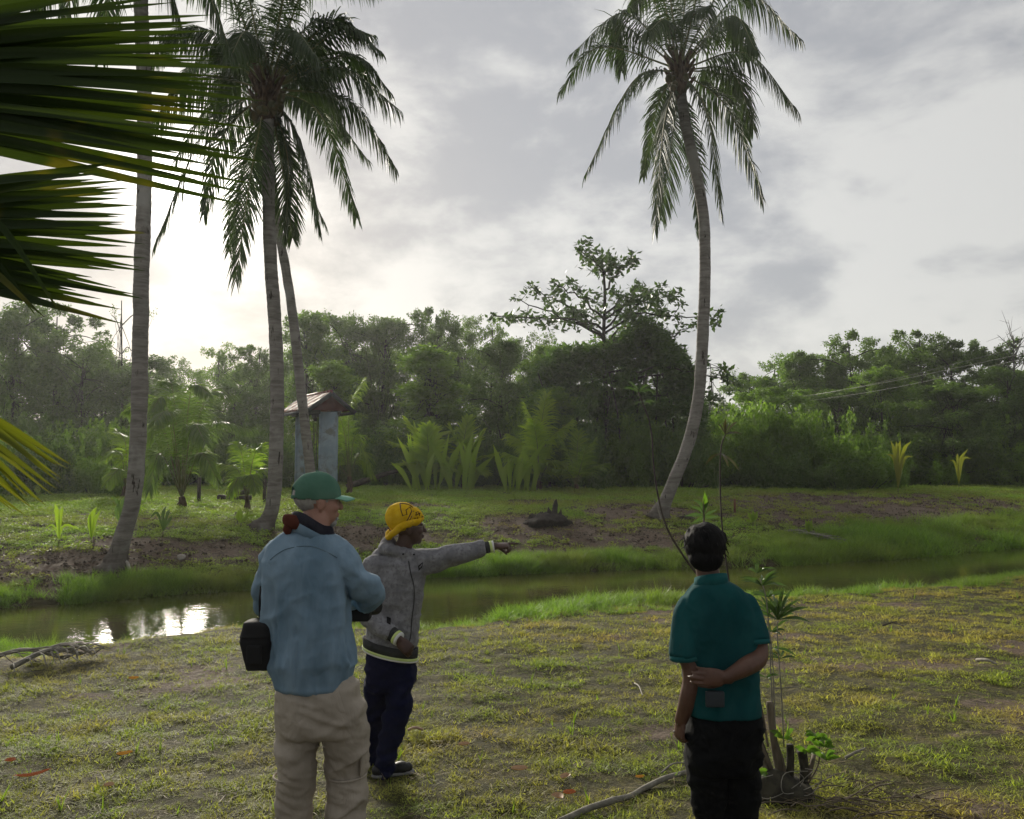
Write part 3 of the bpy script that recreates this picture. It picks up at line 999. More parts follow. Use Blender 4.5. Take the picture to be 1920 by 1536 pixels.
young_palm('bright young palm with upright leaves, left one of two by the far hedge', 800, 905, 30, [
    (780, 850, 735, 830, 0, 0), (788, 830, 765, 790, .2, .3), (800, 840, 812, 800, 0, 0), (815, 850, 850, 820, .2, .4), (785, 870, 745, 870, -.3, -.5), (820, 870, 850, 880, -.3, -.5), (803, 850, 800, 800, -.4, -.8), (808, 825, 860, 805, .6, 1.1)], .5, 14, n=40, wd=.085, stem=.25, hang=.12, mat=M_frond_bright)
young_palm('bright young palm with upright leaves, right one of two by the far hedge', 868, 905, 30.5, [
    (860, 840, 845, 800, 0, 0), (870, 830, 878, 785, .2, .3), (882, 850, 905, 810, 0, 0), (890, 865, 930, 850, .2, .4), (852, 870, 825, 850, -.3, -.5), (885, 880, 910, 885, -.3, -.5)], .5, 15, n=40, wd=.085, stem=.25, hang=.12, mat=M_frond_bright)
young_palm('tall yellow green young palm at the front of the far thicket', 1010, 905, 30, [
    (1005, 820, 985, 760, 0, 0), (1015, 800, 1025, 740, .2, .3), (1025, 830, 1070, 790, 0, 0), (990, 840, 955, 815, .2, .4), (990, 870, 950, 850, -.3, -.5), (1030, 870, 1060, 865, -.3, -.5), (1008, 840, 1000, 790, -.4, -.8), (1020, 840, 1050, 800, .8, 1.2)], .7, 16, n=56, wd=.06, stem=.4, hang=.45, mat=M_frond_bright)
young_palm('low green young palm at the front of the far thicket, right of the tall one', 1080, 907, 29, [
    (1070, 860, 1050, 820, 0, 0), (1082, 850, 1085, 810, .2, .3), (1095, 860, 1115, 825, 0, 0), (1100, 880, 1135, 870, .2, .4), (1065, 885, 1040, 880, -.3, -.5), (1090, 870, 1100, 840, -.5, -.8)], .5, 17, n=34, wd=.045, stem=.3, hang=.3)
young_palm('young palm behind the bell shelter, one frond rising over its roof', 655, 915, 27, [
    (655, 770, 680, 712, 0, 0), (640, 790, 600, 745, .2, .3), (665, 820, 690, 860, 0, 0), (640, 850, 615, 880, .2, .4), (675, 850, 700, 890, .3, .5), (650, 830, 650, 780, .5, .8), (560, 770, 520, 750, .3, .4)], .7, 18, n=44, wd=.04, stem=.6, hang=.6)


# -------- single sprouts: coconut seedlings with a few broad leaves
M_seed = leafy('seedling_leaves', (0.13, 0.21, 0.02), (0.20, 0.27, 0.03), .55, .4, spec=.4)
M_seed_y = leafy('yellow_seedling_leaves', (0.17, 0.19, 0.02), (0.26, 0.25, 0.03), .4, .5)
M_seed_d = leafy('grey_green_seedling_leaves', (0.06, 0.11, 0.03), (0.10, 0.16, 0.05), .4, .4)


def broad_leaf(p0, p1, p2, wd, n=9, fold=.35, lob=(.0, .3, .75, 1)):
    p = spline([p0, p1, p2], n); t, u, v = frames(p)
    f = np.linspace(0, 1, n)
    wv = wd * np.interp(f, [0, .3, .6, 1], [.12, .8, 1, .04])[:, None]
    toward = np.array([0, -1.0, 0.15]); s = np.cross(t, toward); s /= np.linalg.norm(s, axis=1)[:, None] + 1e-9
    nn = np.cross(s, t)
    A = p - s * wv + nn * wv * fold; B = p + s * wv + nn * wv * fold
    V = np.stack([A, p, B], 1).reshape(-1, 3)
    k = np.arange(n - 1) * 3
    Q = np.concatenate([np.stack([k, k + 1, k + 4, k + 3], 1), np.stack([k + 1, k + 2, k + 5, k + 4], 1)])
    return V, Q


def seedling(label, px, py, Y, leaves, mat, group, stemh=.12, wd=.036, name='palm_seedling'):
    b = G(px, py) if Y is None else P(px, py, Y)
    if Y is not None: b.z = hz(b.x, b.y)
    Y = b.y
    root = thing(name, b, label, 'seedling', group)
    V, Q = tube([b - Vector((0, 0, .02)), b + Vector((0, 0, stemh))], [.018, .012], 6)
    obj_np('stem', V, Q, M_rachis, root)
    for i, l in enumerate(leaves):
        mx_, my_, tx, ty, dt = l[:5]
        V, Q = broad_leaf(b + Vector((0, 0, stemh)), P(mx_, my_, Y + dt * .5), P(tx, ty, Y + dt), wd * (l[5] if len(l) > 5 else 1))
        obj_np('leaf', V, Q, mat, root)
    return root


SG = 'coconut seedlings on the left bank'
seedling('bright green seedling farthest left on the bank, two leaves upright and one trailing right', 111, 1000, 15.6, [(108, 965, 103, 942, 0, 1.3), (115, 965, 118, 948, .1), (122, 985, 158, 996, .1, .7), (100, 985, 84, 992, 0, .5)], M_seed, SG)
seedling('bright green seedling between the farthest left one and the nearest palm trunk', 172, 1000, 15.6, [(174, 968, 182, 950, 0, 1.4), (180, 975, 190, 955, .1), (168, 978, 170, 960, -.1)], M_seed, SG)
seedling('grey green seedling close against the left side of the nearest palm trunk', 226, 978, 17, [(222, 945, 208, 928, 0), (230, 945, 236, 930, .1, 1.3), (218, 960, 226, 936, 0)], M_seed_d, SG)
seedling('pale seedling with a yellow leaf, midway between the nearest trunk and the large young palm', 306, 993, 16.5, [(306, 965, 312, 948, 0), (314, 965, 318, 955, .1), (295, 962, 281, 972, 0, .8), (318, 975, 322, 968, .1)], M_seed_d, SG)
seedling('green seedling with a long arching leaf left of the straight palm trunk', 452, 985, 18, [(452, 965, 450, 952, 0, 1.2), (460, 972, 466, 958, 0, 1.0), (465, 968, 492, 965, .1, .6), (446, 970, 448, 955, 0)], M_seed, SG)
seedling('yellow palm seedling with upright broad leaves, left one of two at right', 1683, 890, 30.5, [(1677, 850, 1670, 826, 0, 2), (1682, 845, 1680, 828, 0, 1.8), (1685, 845, 1688, 826, 0, 2), (1693, 848, 1708, 828, 0, 2), (1690, 860, 1700, 838, .1, 1.5), (1675, 860, 1662, 852, .1, 1.4), (1695, 862, 1712, 856, .1, 1.4)], M_seed_y, 'yellow palm seedlings at right', stemh=.2)
seedling('thin yellow green palm seedling, right one of two by the far hedge at right', 1797, 882, 34, [(1799, 865, 1815, 842, 0, 2), (1795, 862, 1795, 850, 0, 1.5), (1805, 862, 1822, 860, 0, 1.5), (1790, 868, 1780, 864, 0, 1.2)], M_seed_y, 'yellow palm seedlings at right', stemh=.2)
seedling('pale fan shaped seedling on the right bank above the dead fronds', 1517, 1003, 20.5, [(1514, 990, 1510, 974, 0, 1.6), (1519, 988, 1522, 974, 0, 1.6), (1516, 990, 1516, 974, 0, 1.6)], M_seed, 'seedlings on the right bank')
seedling('small leafy seedling on the right bank just right of the dark haired head', 1412, 985, 21, [(1408, 970, 1402, 960, 0, 1.6), (1416, 970, 1420, 958, 0, 1.6), (1412, 970, 1412, 956, 0, 1.6), (1405, 978, 1396, 972, 0)], M_seed, 'seedlings on the right bank')

R = random.Random(77)
M_clump = leafy('broad_clump_leaves', (0.22, 0.34, 0.03), (0.36, 0.46, 0.05), .55, .4, spec=.4)
for root_name, cx_, cy_, Yc in (('a', 800, 905, 29.3), ('b', 868, 905, 29.6), ('c', 975, 906, 29.4)):
    b = P(cx_, cy_, Yc); b.z = hz(b.x, b.y)
    pos_ = {'a': 'left', 'b': 'middle', 'c': 'right'}[root_name]
    rt = thing('broad_leaf_clump', b, 'yellow green clump of broad upright leaves by the far hedge, %s of three' % pos_, 'plant', 'broad leaved clumps by the far hedge')
    for k in range(15):
        sx_ = R.uniform(-34, 34); tx_ = cx_ + sx_ + R.uniform(-34, 34) * 1.2; ty_ = R.uniform(806, 872)
        s_ = P(cx_ + sx_ * .8, cy_, Yc + R.uniform(-.4, .4)); s_.z = hz(s_.x, s_.y)
        V, Q = broad_leaf(s_, P(cx_ + sx_ + (tx_ - cx_ - sx_) * .35, (cy_ + ty_) / 2, s_.y), P(tx_, ty_, s_.y + R.uniform(-.4, .2)), R.uniform(.07, .12), n=8)
        obj_np('leaf', V, Q, M_clump, rt)

# -------- big pleated leaves close to the camera at upper left
M_blade = leafy('near_leaf_blades', (0.018, 0.036, 0.010), (0.034, 0.056, 0.013), .36, .5, spec=.15, tcol=(1.8, 1.7, .5), c3=(0.10, 0.095, 0.016), c3lo=.56, c3hi=.72, c3scale=4.0)
M_blade_y = leafy('near_yellow_leaf_blades', (0.065, 0.095, 0.012), (0.13, 0.145, 0.018), .45, .5, spec=.2, tcol=(1.6, 1.5, .5))


def near_blade(o0, via, tip, Y, wd, dy, seed, droop=0.0, wpos=.5):
    """one pleat of a fused leaf: narrow at the base, widest in the middle, pointed tip"""
    R = random.Random(seed)
    a = P(o0[0], o0[1], Y); m = P(via[0], via[1], Y + dy * .5); e = P(tip[0] + 22, tip[1], Y + dy)
    p = spline([a, m, e], 18); t, u, v = frames(p)
    f = np.linspace(0, 1, 18)
    wv = (wd * Y / F) * np.interp(f, [0, .35, wpos + .08, .75, .9, 1], [.55, .95, 1, .62, .34, .03])[:, None]
    tilt = R.uniform(-.45, .45)
    toward = np.array([0.0, -1.0, tilt]); s = np.cross(t, toward); s /= np.linalg.norm(s, axis=1)[:, None]
    nn = np.cross(s, t)
    th = wv * (.55 + .2 * R.random())
    A = p - s * wv + nn * th * .5; B = p + s * wv + nn * th * .5; Cn = p - nn * th * .5
    V = np.stack([A, Cn, B], 1).reshape(-1, 3)
    k = np.arange(17) * 3
    Q = np.concatenate([np.stack([k, k + 1, k + 4, k + 3], 1), np.stack([k + 1, k + 2, k + 5, k + 4], 1)])
    return V, Q


nb = Vector((-2.3, 2.0, 0.0)); nb.z = hz(nb.x, nb.y)
near = thing('fan_leaf_palm', nb, 'young palm at the left edge whose big leaves reach in close to the camera', 'palm')
V, Q = trunk_geo([nb, nb + Vector((.05, 0, .6)), nb + Vector((.15, 0, 1.3))], .08, .06, 1.3, 12, n=30); obj_np('trunk', V, Q, M_fibre, near, True)
top = nb + Vector((.15, 0, 1.25))


def near_frond(Y, hub, tips, mat, seed, wd, label, via_f=.55, sag=0.0, wpos=.5):
    R = random.Random(seed)
    tips = sorted(tips + [((tips[i][0] * .55 + tips[i + 1][0] * .45) - R.uniform(0, 45), tips[i][1] * .5 + tips[i + 1][1] * .5 + R.uniform(-5, 5)) for i in range(len(tips) - 1)], key=lambda q: q[1])
    h = P(hub[0], hub[1], Y)
    p = spline([top, (top + h) / 2 + Vector((0, 0, .25)), h, P(hub[0] + 160, hub[1] + 12, Y)], 24)
    V, Q = tube(p, np.linspace(.02, .006, 24), 7)
    fr = obj_np('frond', V, Q, M_rachis, near, True)
    fr['label'] = label
    OFF[fr.name] = OFF[near.name]
    for i, (tx, ty) in enumerate(tips):
        g = i / max(1, len(tips) - 1)
        ox = hub[0] + 60 * R.random(); oy = hub[1] + (g - .5) * 90
        vx = ox + (tx - ox) * via_f; vy = oy + (ty - oy) * via_f - sag * (1 - abs(g - .5))
        V, Q = near_blade((ox, oy), (vx, vy + R.uniform(-9, 9)), (tx, ty), Y + R.uniform(-.03, .03), wd * R.uniform(.85, 1.15), R.uniform(-.12, .12), seed * 40 + i, wpos=wpos)
        obj_np('blade', V, Q, mat, fr, True)


near_frond(1.9, (-420, 150), [(90, -75), (200, -45), (300, -10), (378, 28), (345, 45), (376, 58), (400, 84), (385, 106), (440, 128), (395, 150), (440, 164), (455, 186), (380, 205), (475, 190), (470, 243), (380, 225), (440, 268), (478, 305), (400, 285), (455, 345), (440, 385), (330, 290), (240, 272), (120, 245)], M_blade, 3, 12, 'uppermost big leaf fused into one dark sheet that splits into pointed tips', .52, 14, .45)
near_frond(1.75, (-330, 440), [(195, 305), (170, 326), (215, 338), (228, 352), (200, 372), (235, 385), (248, 436), (215, 402), (250, 438), (252, 484), (250, 508), (215, 462), (245, 560), (232, 552), (150, 520), (212, 608), (205, 580), (120, 545)], M_blade, 5, 10, 'second big leaf below the uppermost, splitting into narrow tips', .55, 10, .48)
near_frond(1.6, (-260, 400), [(95, 590), (45, 592), (30, 560)], M_blade, 8, 9, 'dark drooping leaflets hanging below the second big leaf', .62, 120, .4)
near_frond(1.8, (-300, 760), [(112, 872), (106, 880), (90, 905), (80, 930), (64, 948), (50, 940), (28, 968), (5, 960), (-20, 990)], M_blade_y, 9, 8, 'lowest yellow green leaf drooping in from the left edge', .6, 60, .5)
# ------------------------------------------------------------------ broadleaf trees and shrubs
M_wood = surf('tree_bark', (0.022, 0.019, 0.015), (0.05, 0.044, 0.036), 5, .9, bump=.5, stretch=(1, 1, .4))
M_leafA = leafy('dark_tree_leaves', (0.062, 0.112, 0.032), (0.125, 0.185, 0.052), .45, .55, spec=.2)
M_leafB = leafy('mid_tree_leaves', (0.090, 0.160, 0.028), (0.165, 0.250, 0.050), .48, .55, spec=.2)
M_leafC = leafy('light_tree_leaves', (0.100, 0.180, 0.028), (0.180, 0.270, 0.050), .48, .55, spec=.2)
M_vine = leafy('vine_leaves', (0.060, 0.115, 0.032), (0.120, 0.190, 0.050), .44, .5, spec=.2)


def crown_leaves(cs, rc, per, leaf, R, flat=.3, squash=.8):
    """cs clump centres (n,3), rc radii"""
    n = len(cs)
    idx = np.repeat(np.arange(n), per)
    d = R.normal(size=(len(idx), 3)); d /= np.linalg.norm(d, axis=1)[:, None]
    rad = R.uniform(0, 1, len(idx)) ** .45
    pos = cs[idx] + d * (rad * rc[idx])[:, None] * np.array([1, 1, squash])
    return leaves_mesh(pos, leaf, R, flat)


def tree_variant(seed, H=10.0, wid=3.4, base=.10, n=85, per=165, leaf=.215, mat=None, shape='round', trunk=.12, gaps=.0, sub=3):
    R = np.random.RandomState(seed)
    cs = []
    zb = H * base
    lean = R.normal(size=2) * .3
    # main limbs, each with sprays of foliage of its own
    nl = 7 + R.randint(4)
    wood = []
    tp = spline([(0, 0, 0), (lean[0] * .3, lean[1] * .3, zb), (lean[0], lean[1], H * .62), (lean[0] * 1.4, lean[1] * 1.4, H * .93)], 14)
    wood.append(tube(tp, np.linspace(trunk, .035, 14), 7))
    tops = []
    for k in range(nl):
        f = .25 + .7 * (k + R.uniform(0, 1)) / nl
        s = tp[int(f * 13)]
        az = k * 2.4 + R.uniform(-.5, .5)
        prof = {'round': math.sin(PI * min(1, max(.12, f * .95))) ** .6, 'cone': 1.15 - f, 'top': .35 + .75 * f}[shape]
        rr = wid * prof * R.uniform(.65, 1.05)
        e = s + np.array([math.cos(az) * rr, math.sin(az) * rr, H * .10 * R.uniform(.2, 1.6)])
        m = (s + e) / 2 + np.array([0, 0, .1 * H * .3])
        wood.append(tube(spline([s, m, e], 7), np.linspace(trunk * .42, .02, 7), 5))
        tops.append((s, m, e))
    for k in range(n):
        s, m, e = tops[R.randint(nl)]
        g = R.uniform(.35, 1.08)
        c = s * (1 - g) + e * g + R.normal(size=3) * np.array([.17, .17, .10]) * wid
        if R.uniform() < .72:
            h_ = R.uniform(0, 1) ** .8; az = R.uniform(0, 2 * PI); w2 = {'round': math.sin(PI * (.12 + .82 * h_)) ** .6, 'cone': 1.02 - .9 * h_, 'top': (.55 + .5 * h_) if h_ < .8 else 1.05 - 1.6 * (h_ - .8)}[shape]
            rr = wid * w2 * R.uniform(.30, .92)
            c = np.array([lean[0] + math.cos(az) * rr, lean[1] + math.sin(az) * rr, zb + (H * .96 - zb) * h_])
        elif R.uniform() < .16: c = tp[9 + R.randint(5)] + R.normal(size=3) * np.array([.2, .2, .10]) * wid
        c[2] = max(zb * .8, min(c[2], H))
        cs.append(c)
    cs = np.array(cs)
    # sub sprays at the rim of each clump
    rc = R.uniform(.13, .25, n) * wid * (1 - .35 * np.clip((cs[:, 2] - H * .8) / (H * .2), 0, 1))
    o = R.normal(size=(n * sub, 3)); o /= np.linalg.norm(o, axis=1)[:, None]
    o[:, 2] = np.abs(o[:, 2]) * .7
    c2 = np.repeat(cs, sub, 0) + o * np.repeat(rc, sub)[:, None] * 1.15
    r2_ = np.repeat(rc, sub) * R.uniform(.3, .55, n * sub)
    V1, Q1 = crown_leaves(cs, rc, per, leaf, R)
    V2, Q2 = crown_leaves(c2, r2_, per // 4, leaf * .9, R)
    V, Q = join([(V1, Q1), (V2, Q2)])
    # twigs poking out
    for k in range(0, n, 2):
        a = tp[5 + R.randint(8)]
        wood.append(tube(np.array([a, (a + cs[k]) / 2 + [0, 0, .15], cs[k]]), [.028, .018, .008], 4))
    Vw, Qw = join(wood)
    return mesh_np('crown', V, Q, mat), mesh_np('trunk', Vw, Qw, M_wood, True)


def shrub_variant(seed, wid=2.0, H=2.4, n=34, per=150, leaf=.18, mat=None):
    R = np.random.RandomState(seed)
    a = R.uniform(0, 2 * PI, n); r = np.sqrt(R.uniform(0, 1, n)) * wid
    top = H * np.sqrt(np.clip(1 - (r / wid) ** 2 * .8, .05, 1)) * R.uniform(.7, 1.1, n)
    cs = np.stack([r * np.cos(a), r * np.sin(a) * .8, R.uniform(.1, .92, n) * top], 1)
    rc = R.uniform(.22, .42, n) * min(wid, H) * .8
    V1, Q1 = crown_leaves(cs, rc, per, leaf, R)
    c2 = cs[R.randint(0, n, n)] + R.normal(size=(n, 3)) * .25 * wid; c2[:, 2] = np.abs(c2[:, 2])
    V2, Q2 = crown_leaves(c2, rc * .35, per // 4, leaf, R)
    wood = []
    for k in range(0, n, 3):
        wood.append(tube(np.array([(cs[k][0] * .2, cs[k][1] * .2, 0), cs[k] * [.7, .7, .5], cs[k]]), [.03, .02, .008], 4))
    V, Q = join([(V1, Q1), (V2, Q2)]); Vw, Qw = join(wood)
    return mesh_np('foliage', V, Q, mat), mesh_np('stem', Vw, Qw, M_wood)


TV = {}
for nm, kw in dict(
        dark1=dict(seed=1, mat=M_leafA, shape='top', base=.12), dark2=dict(seed=2, mat=M_leafA, shape='round', n=90), dark3=dict(seed=3, mat=M_leafA, shape='top', wid=3.0, n=75),
        dark4=dict(seed=14, mat=M_leafA, shape='round', wid=3.8, n=95, base=.05),
        mid1=dict(seed=4, mat=M_leafB, shape='round', n=85), mid2=dict(seed=5, mat=M_leafB, shape='top', wid=3.2), mid3=dict(seed=6, mat=M_leafB, shape='cone', wid=3.2, base=.04, n=95),
        airy1=dict(seed=7, mat=M_leafA, shape='top', n=62, per=110, wid=3.4, leaf=.19, trunk=.10), airy2=dict(seed=8, mat=M_leafB, shape='round', n=66, per=110, wid=3.0, leaf=.19, trunk=.10),
        light1=dict(seed=9, mat=M_leafC, shape='cone', wid=3.0, base=.03, n=95), wispy=dict(seed=10, mat=M_leafA, shape='top', n=22, per=26, wid=2.2, leaf=.14, trunk=.09)).items():
    TV[nm] = tree_variant(**kw)
SV = {}
for nm, kw in dict(darkb=dict(seed=21, mat=M_leafA), midb=dict(seed=22, mat=M_leafB), midb2=dict(seed=23, mat=M_leafB, wid=2.4, H=2.0), lightb=dict(seed=24, mat=M_leafC), lightb2=dict(seed=25, mat=M_leafC, wid=2.3, H=1.7), vineb=dict(seed=26, mat=M_vine)).items():
    SV[nm] = shrub_variant(**kw)


def plant_tree(var, px, top, Y, halfw, label, group, rz=None, name='tree', cat='tree'):
    c, t = TV[var]
    b = P(px, 900, Y); b.z = hz(b.x, b.y) - .05
    tz = P(px, top, Y).z
    H = tz - b.z
    root = thing(name, b, label, cat, group)
    for nm, me in (('crown', c), ('trunk', t)):
        o = bpy.data.objects.new(nm, me); link(o, root)
    sz = H / TVH[var]; sx = halfw * Y / F / TVW[var]
    root.scale = (sx, sx, sz)
    root.rotation_euler = (0, 0, rnd.uniform(0, 6.28) if rz is None else rz)
    return root


def extents(me):
    a = np.empty(len(me.vertices) * 3, dtype=np.float32); me.vertices.foreach_get('co', a); a = a.reshape(-1, 3)
    return np.percentile(a[:, 2], 99.7), np.percentile(np.abs(a[:, :2]), 97)


TVH, TVW = {}, {}
for k, (c, t) in TV.items(): TVH[k], TVW[k] = extents(c)
for k, (c, t) in SV.items(): TVH[k], TVW[k] = extents(c)


def plant_shrub(var, px, top, Y, halfw, label, group):
    c, t = SV[var]
    b = P(px, 905, Y); b.z = hz(b.x, b.y) - .05
    H = P(px, top, Y).z - b.z
    root = thing('shrub', b, label, 'shrub', group)
    for nm, me in (('foliage', c), ('stem', t)):
        o = bpy.data.objects.new(nm, me); link(o, root)
    sx = halfw * Y / F / TVW[var]
    root.scale = (sx, sx * .8, H / TVH[var]); root.rotation_euler = (0, 0, rnd.uniform(0, 6.28))
    return root


GT = 'trees of the far wood'
TREES = [  # variant, px, top py, Y, half width px, label
 ('dark1', 20, 568, 40, 95, 'tall dark tree with open crown at the left edge of the photo'),
 ('dark3', 95, 582, 44, 70, 'tall dark tree with a rounded top, second from the left edge'),
 ('airy1', 150, 640, 40, 60, 'thin open tree with a slanting limb, left of the nearest palm trunk'),
 ('wispy', 232, 575, 42, 48, 'wispy tall tree top directly behind the nearest palm trunk'),
 ('dark2', 190, 655, 46, 90, 'rounded dark tree just left of the nearest palm trunk'),
 ('dark2', 262, 668, 42, 85, 'rounded dark tree behind the right side of the nearest palm trunk'),
 ('airy1', 318, 678, 48, 50, 'small pale treetop on the slope of the gap, above the large young palm'),
 ('airy2', 405, 645, 46, 52, 'open tree right of the sky gap, above the large young palm'),
 ('dark1', 470, 648, 44, 62, 'dark tree with sky showing through, left of the straight palm trunk'),
 ('dark2', 440, 720, 37, 70, 'low dark spreading tree behind the two young palms at left'),
 ('mid1', 575, 588, 48, 75, 'tall hazy green tree between and behind the two close palm trunks'),
 ('dark2', 650, 592, 52, 90, 'broad hazy tree rising behind the bell shelter'),
 ('dark4', 705, 594, 50, 80, 'dark broad tree right of the bell shelter, in the back row'),
 ('light1', 622, 682, 36, 58, 'bright round tree directly above the roof of the bell shelter'),
 ('dark1', 800, 577, 48, 70, 'tall dark tree with the highest top in the middle of the wood'),
 ('airy1', 862, 590, 52, 55, 'open tree right of the highest top in the middle of the wood'),
 ('light1', 805, 655, 34, 80, 'light green conical tree in front of the wood, above the bright young palms'),
 ('airy2', 915, 600, 50, 55, 'thin tree with gaps of sky, over the dark rounded tree in the centre'),
 ('dark4', 948, 642, 36, 74, 'dense dark rounded tree in the centre, above the palm thicket'),
 ('airy1', 985, 628, 46, 58, 'feathery treetop left of the tiered almond tree'),
 ('mid2', 1045, 650, 38, 70, 'mid green tree under the left tiers of the almond tree'),
 ('light1', 1030, 730, 31.5, 62, 'leafy upright tree in front, behind the yellow green young palm'),
 ('wispy', 1350, 690, 40, 42, 'wispy low tree just right of the curved palm trunk'),
 ('mid2', 1405, 700, 52, 50, 'first treetop of the right wood, beside the gap of sky'),
 ('airy2', 1450, 668, 54, 55, 'small rounded treetop, second of the right wood'),
 ('mid1', 1505, 662, 50, 62, 'green tree with a lumpy top, third of the right wood'),
 ('airy2', 1560, 668, 52, 50, 'narrow pale treetop between larger crowns of the right wood'),
 ('dark1', 1615, 628, 48, 70, 'tall tree with a flat topped crown in the right wood'),
 ('mid1', 1660, 690, 42, 70, 'mid green tree below the flat topped one in the right wood'),
 ('mid2', 1690, 650, 50, 60, 'crown just right of the flat topped tree in the right wood'),
 ('dark1', 1745, 622, 47, 72, 'highest tree of the right wood, with sky between its sprays'),
 ('dark3', 1805, 640, 46, 62, 'tree right of the highest one in the right wood'),
 ('dark3', 1862, 645, 44, 60, 'dark tree near the right edge with a ragged top'),
 ('dark4', 1790, 720, 38, 95, 'dark spreading tree below the power lines at right'),
 ('dark2', 1900, 690, 40, 75, 'dark tree low at the right edge of the photo'),
 ('dark4', 1560, 730, 44, 85, 'dim green tree behind the bamboo like bushes at right'),
 ('mid2', 1455, 730, 42, 70, 'dim tree behind the left end of the right hand bushes'),
]
for t_ in TREES: plant_tree(*t_, GT)
# second, farther row closes most gaps low down
far_lab = ['hazy tree in the back row, filling the wood behind the others']
for px in range(-120, 2080, 95):
    top = np.interp(px, [-120, 100, 260, 345, 420, 560, 700, 900, 1010, 1250, 1345, 1450, 1600, 1900, 2100], [620, 660, 690, 740, 700, 650, 640, 650, 690, 730, 765, 735, 700, 690, 690])
    plant_tree(rnd.choice(['dark2', 'dark4', 'mid1', 'dark3']), px + rnd.uniform(-20, 20), float(top) + rnd.uniform(-8, 14), 58 + rnd.uniform(-3, 5), rnd.uniform(62, 85), 'hazy dark tree deep in the back row of the wood, mostly hidden by nearer crowns', 'trees in the back row of the wood')

ORD = 'first second third fourth fifth sixth seventh eighth ninth tenth eleventh twelfth thirteenth'.split()
# shrubs along the wood's edge
SH = []
R = random.Random(3)


def shrub_row(x0, x1, step, Y, top, hw, vs, lab, group):
    px = x0; ks = 0
    while px < x1:
        tp = np.interp(px, *zip(*top)) if isinstance(top, list) else top
        plant_shrub(R.choice(vs), px + R.uniform(-8, 8), float(tp) + R.uniform(-12, 12), Y + R.uniform(-1.2, 1.2), hw * R.uniform(.85, 1.2), lab + ', ' + ORD[ks] + ' from the left', group)
        px += step; ks += 1


shrub_row(-60, 250, 48, 25, [(-60, 800), (60, 805), (160, 830), (250, 840)], 46, ['midb', 'darkb', 'midb2'], 'bush in the left hedge behind the seedlings', 'bushes of the left hedge')
shrub_row(-40, 520, 62, 31, [(0, 760), (200, 800), (520, 800)], 60, ['darkb', 'darkb', 'midb'], 'dark bush under the trees at left', 'dark bushes under the left trees')
shrub_row(480, 760, 46, 34, [(480, 790), (700, 790), (760, 800)], 52, ['darkb', 'midb', 'vineb'], 'bush behind the bell shelter', 'bushes behind the bell shelter')
shrub_row(700, 1000, 50, 33.5, [(700, 820), (860, 800), (1000, 810)], 48, ['midb', 'midb2', 'darkb'], 'bush behind the bright young palms', 'bushes behind the bright young palms')
shrub_row(880, 1330, 44, 32.5, [(880, 850), (1000, 830), (1130, 790), (1330, 790)], 50, ['darkb', 'vineb', 'midb'], 'dark bush at the foot of the almond tree thicket', 'bushes at the foot of the thicket')
shrub_row(1000, 1300, 50, 31.6, [(1000, 760), (1080, 740), (1200, 790), (1300, 800)], 50, ['midb', 'vineb', 'lightb'], 'leafy bush against the vine covered thicket', 'bushes against the thicket')
shrub_row(1320, 1650, 40, 35, [(1320, 790), (1380, 765), (1450, 758), (1560, 772), (1640, 800)], 58, ['midb', 'midb2', 'midb'], 'tall bamboo like bush right of the curved palm', 'bamboo like bushes at right')
shrub_row(1330, 1640, 60, 32.8, [(1320, 840), (1640, 850)], 52, ['darkb', 'midb', 'vineb'], 'low dark bush in front of the bamboo like bushes', 'low dark bushes at right')
shrub_row(1640, 2000, 46, 38, [(1640, 822), (1760, 825), (1850, 800), (2000, 780)], 50, ['lightb2', 'lightb', 'midb2'], 'light green low bush at the right edge of the field', 'light green bushes at right')
shrub_row(1660, 2000, 70, 42, [(1640, 790), (1760, 780), (2000, 770)], 62, ['darkb', 'midb'], 'bush behind the light green ones at the right', 'bushes in the second row at right')

# -------- the tiered almond tree with vines
M_alm = leafy('almond_leaves', (0.030, 0.062, 0.018), (0.070, 0.115, 0.030), .35, .4, c3=(0.10, 0.035, 0.014), c3lo=.66, c3hi=.74, c3scale=1.0)
YA = 33.0
b = P(1134, 905, YA); b.z = hz(b.x, b.y)
alm = thing('almond_tree', b, 'bare limbed tree with tiers of big leaf tufts rising above a vine covered thicket', 'tree')
R = np.random.RandomState(31)
wood, posn = [], []
tr = [b, P(1137, 800, YA), P(1132, 640, YA), P(1134, 560, YA), P(1130, 505, YA), P(1112, 478, YA)]
wood.append(tube(spline([tuple(q) for q in tr], 30), np.linspace(.11, .025, 30), 9))
limbs = [  # start, via, end pixels with depth
 ((1132, 632), (1070, 600), (925, 592), -1), ((1132, 628), (1040, 590), (965, 560), 1), ((1132, 620), (1060, 570), (1005, 548), 0), ((1133, 600), (1090, 560), (1040, 530), -.6),
 ((1133, 625), (1200, 590), (1345, 600), -.5), ((1133, 618), (1190, 560), (1275, 548), .6), ((1133, 600), (1180, 570), (1230, 560), -1), ((1133, 590), (1170, 555), (1215, 545), 1),
 ((1133, 545), (1160, 510), (1190, 488), 0), ((1131, 510), (1110, 490), (1088, 462), 0), ((1131, 515), (1140, 500), (1150, 485), .5), ((1132, 640), (1230, 640), (1300, 612), 0),
 ((1135, 700), (1250, 690), (1365, 715), -.5), ((1135, 720), (1270, 700), (1350, 690), .5), ((1135, 745), (1260, 740), (1335, 745), 0), ((1133, 640), (1100, 610), (1000, 600), 1.5), ((1133, 650), (1180, 600), (1240, 590), 2)]
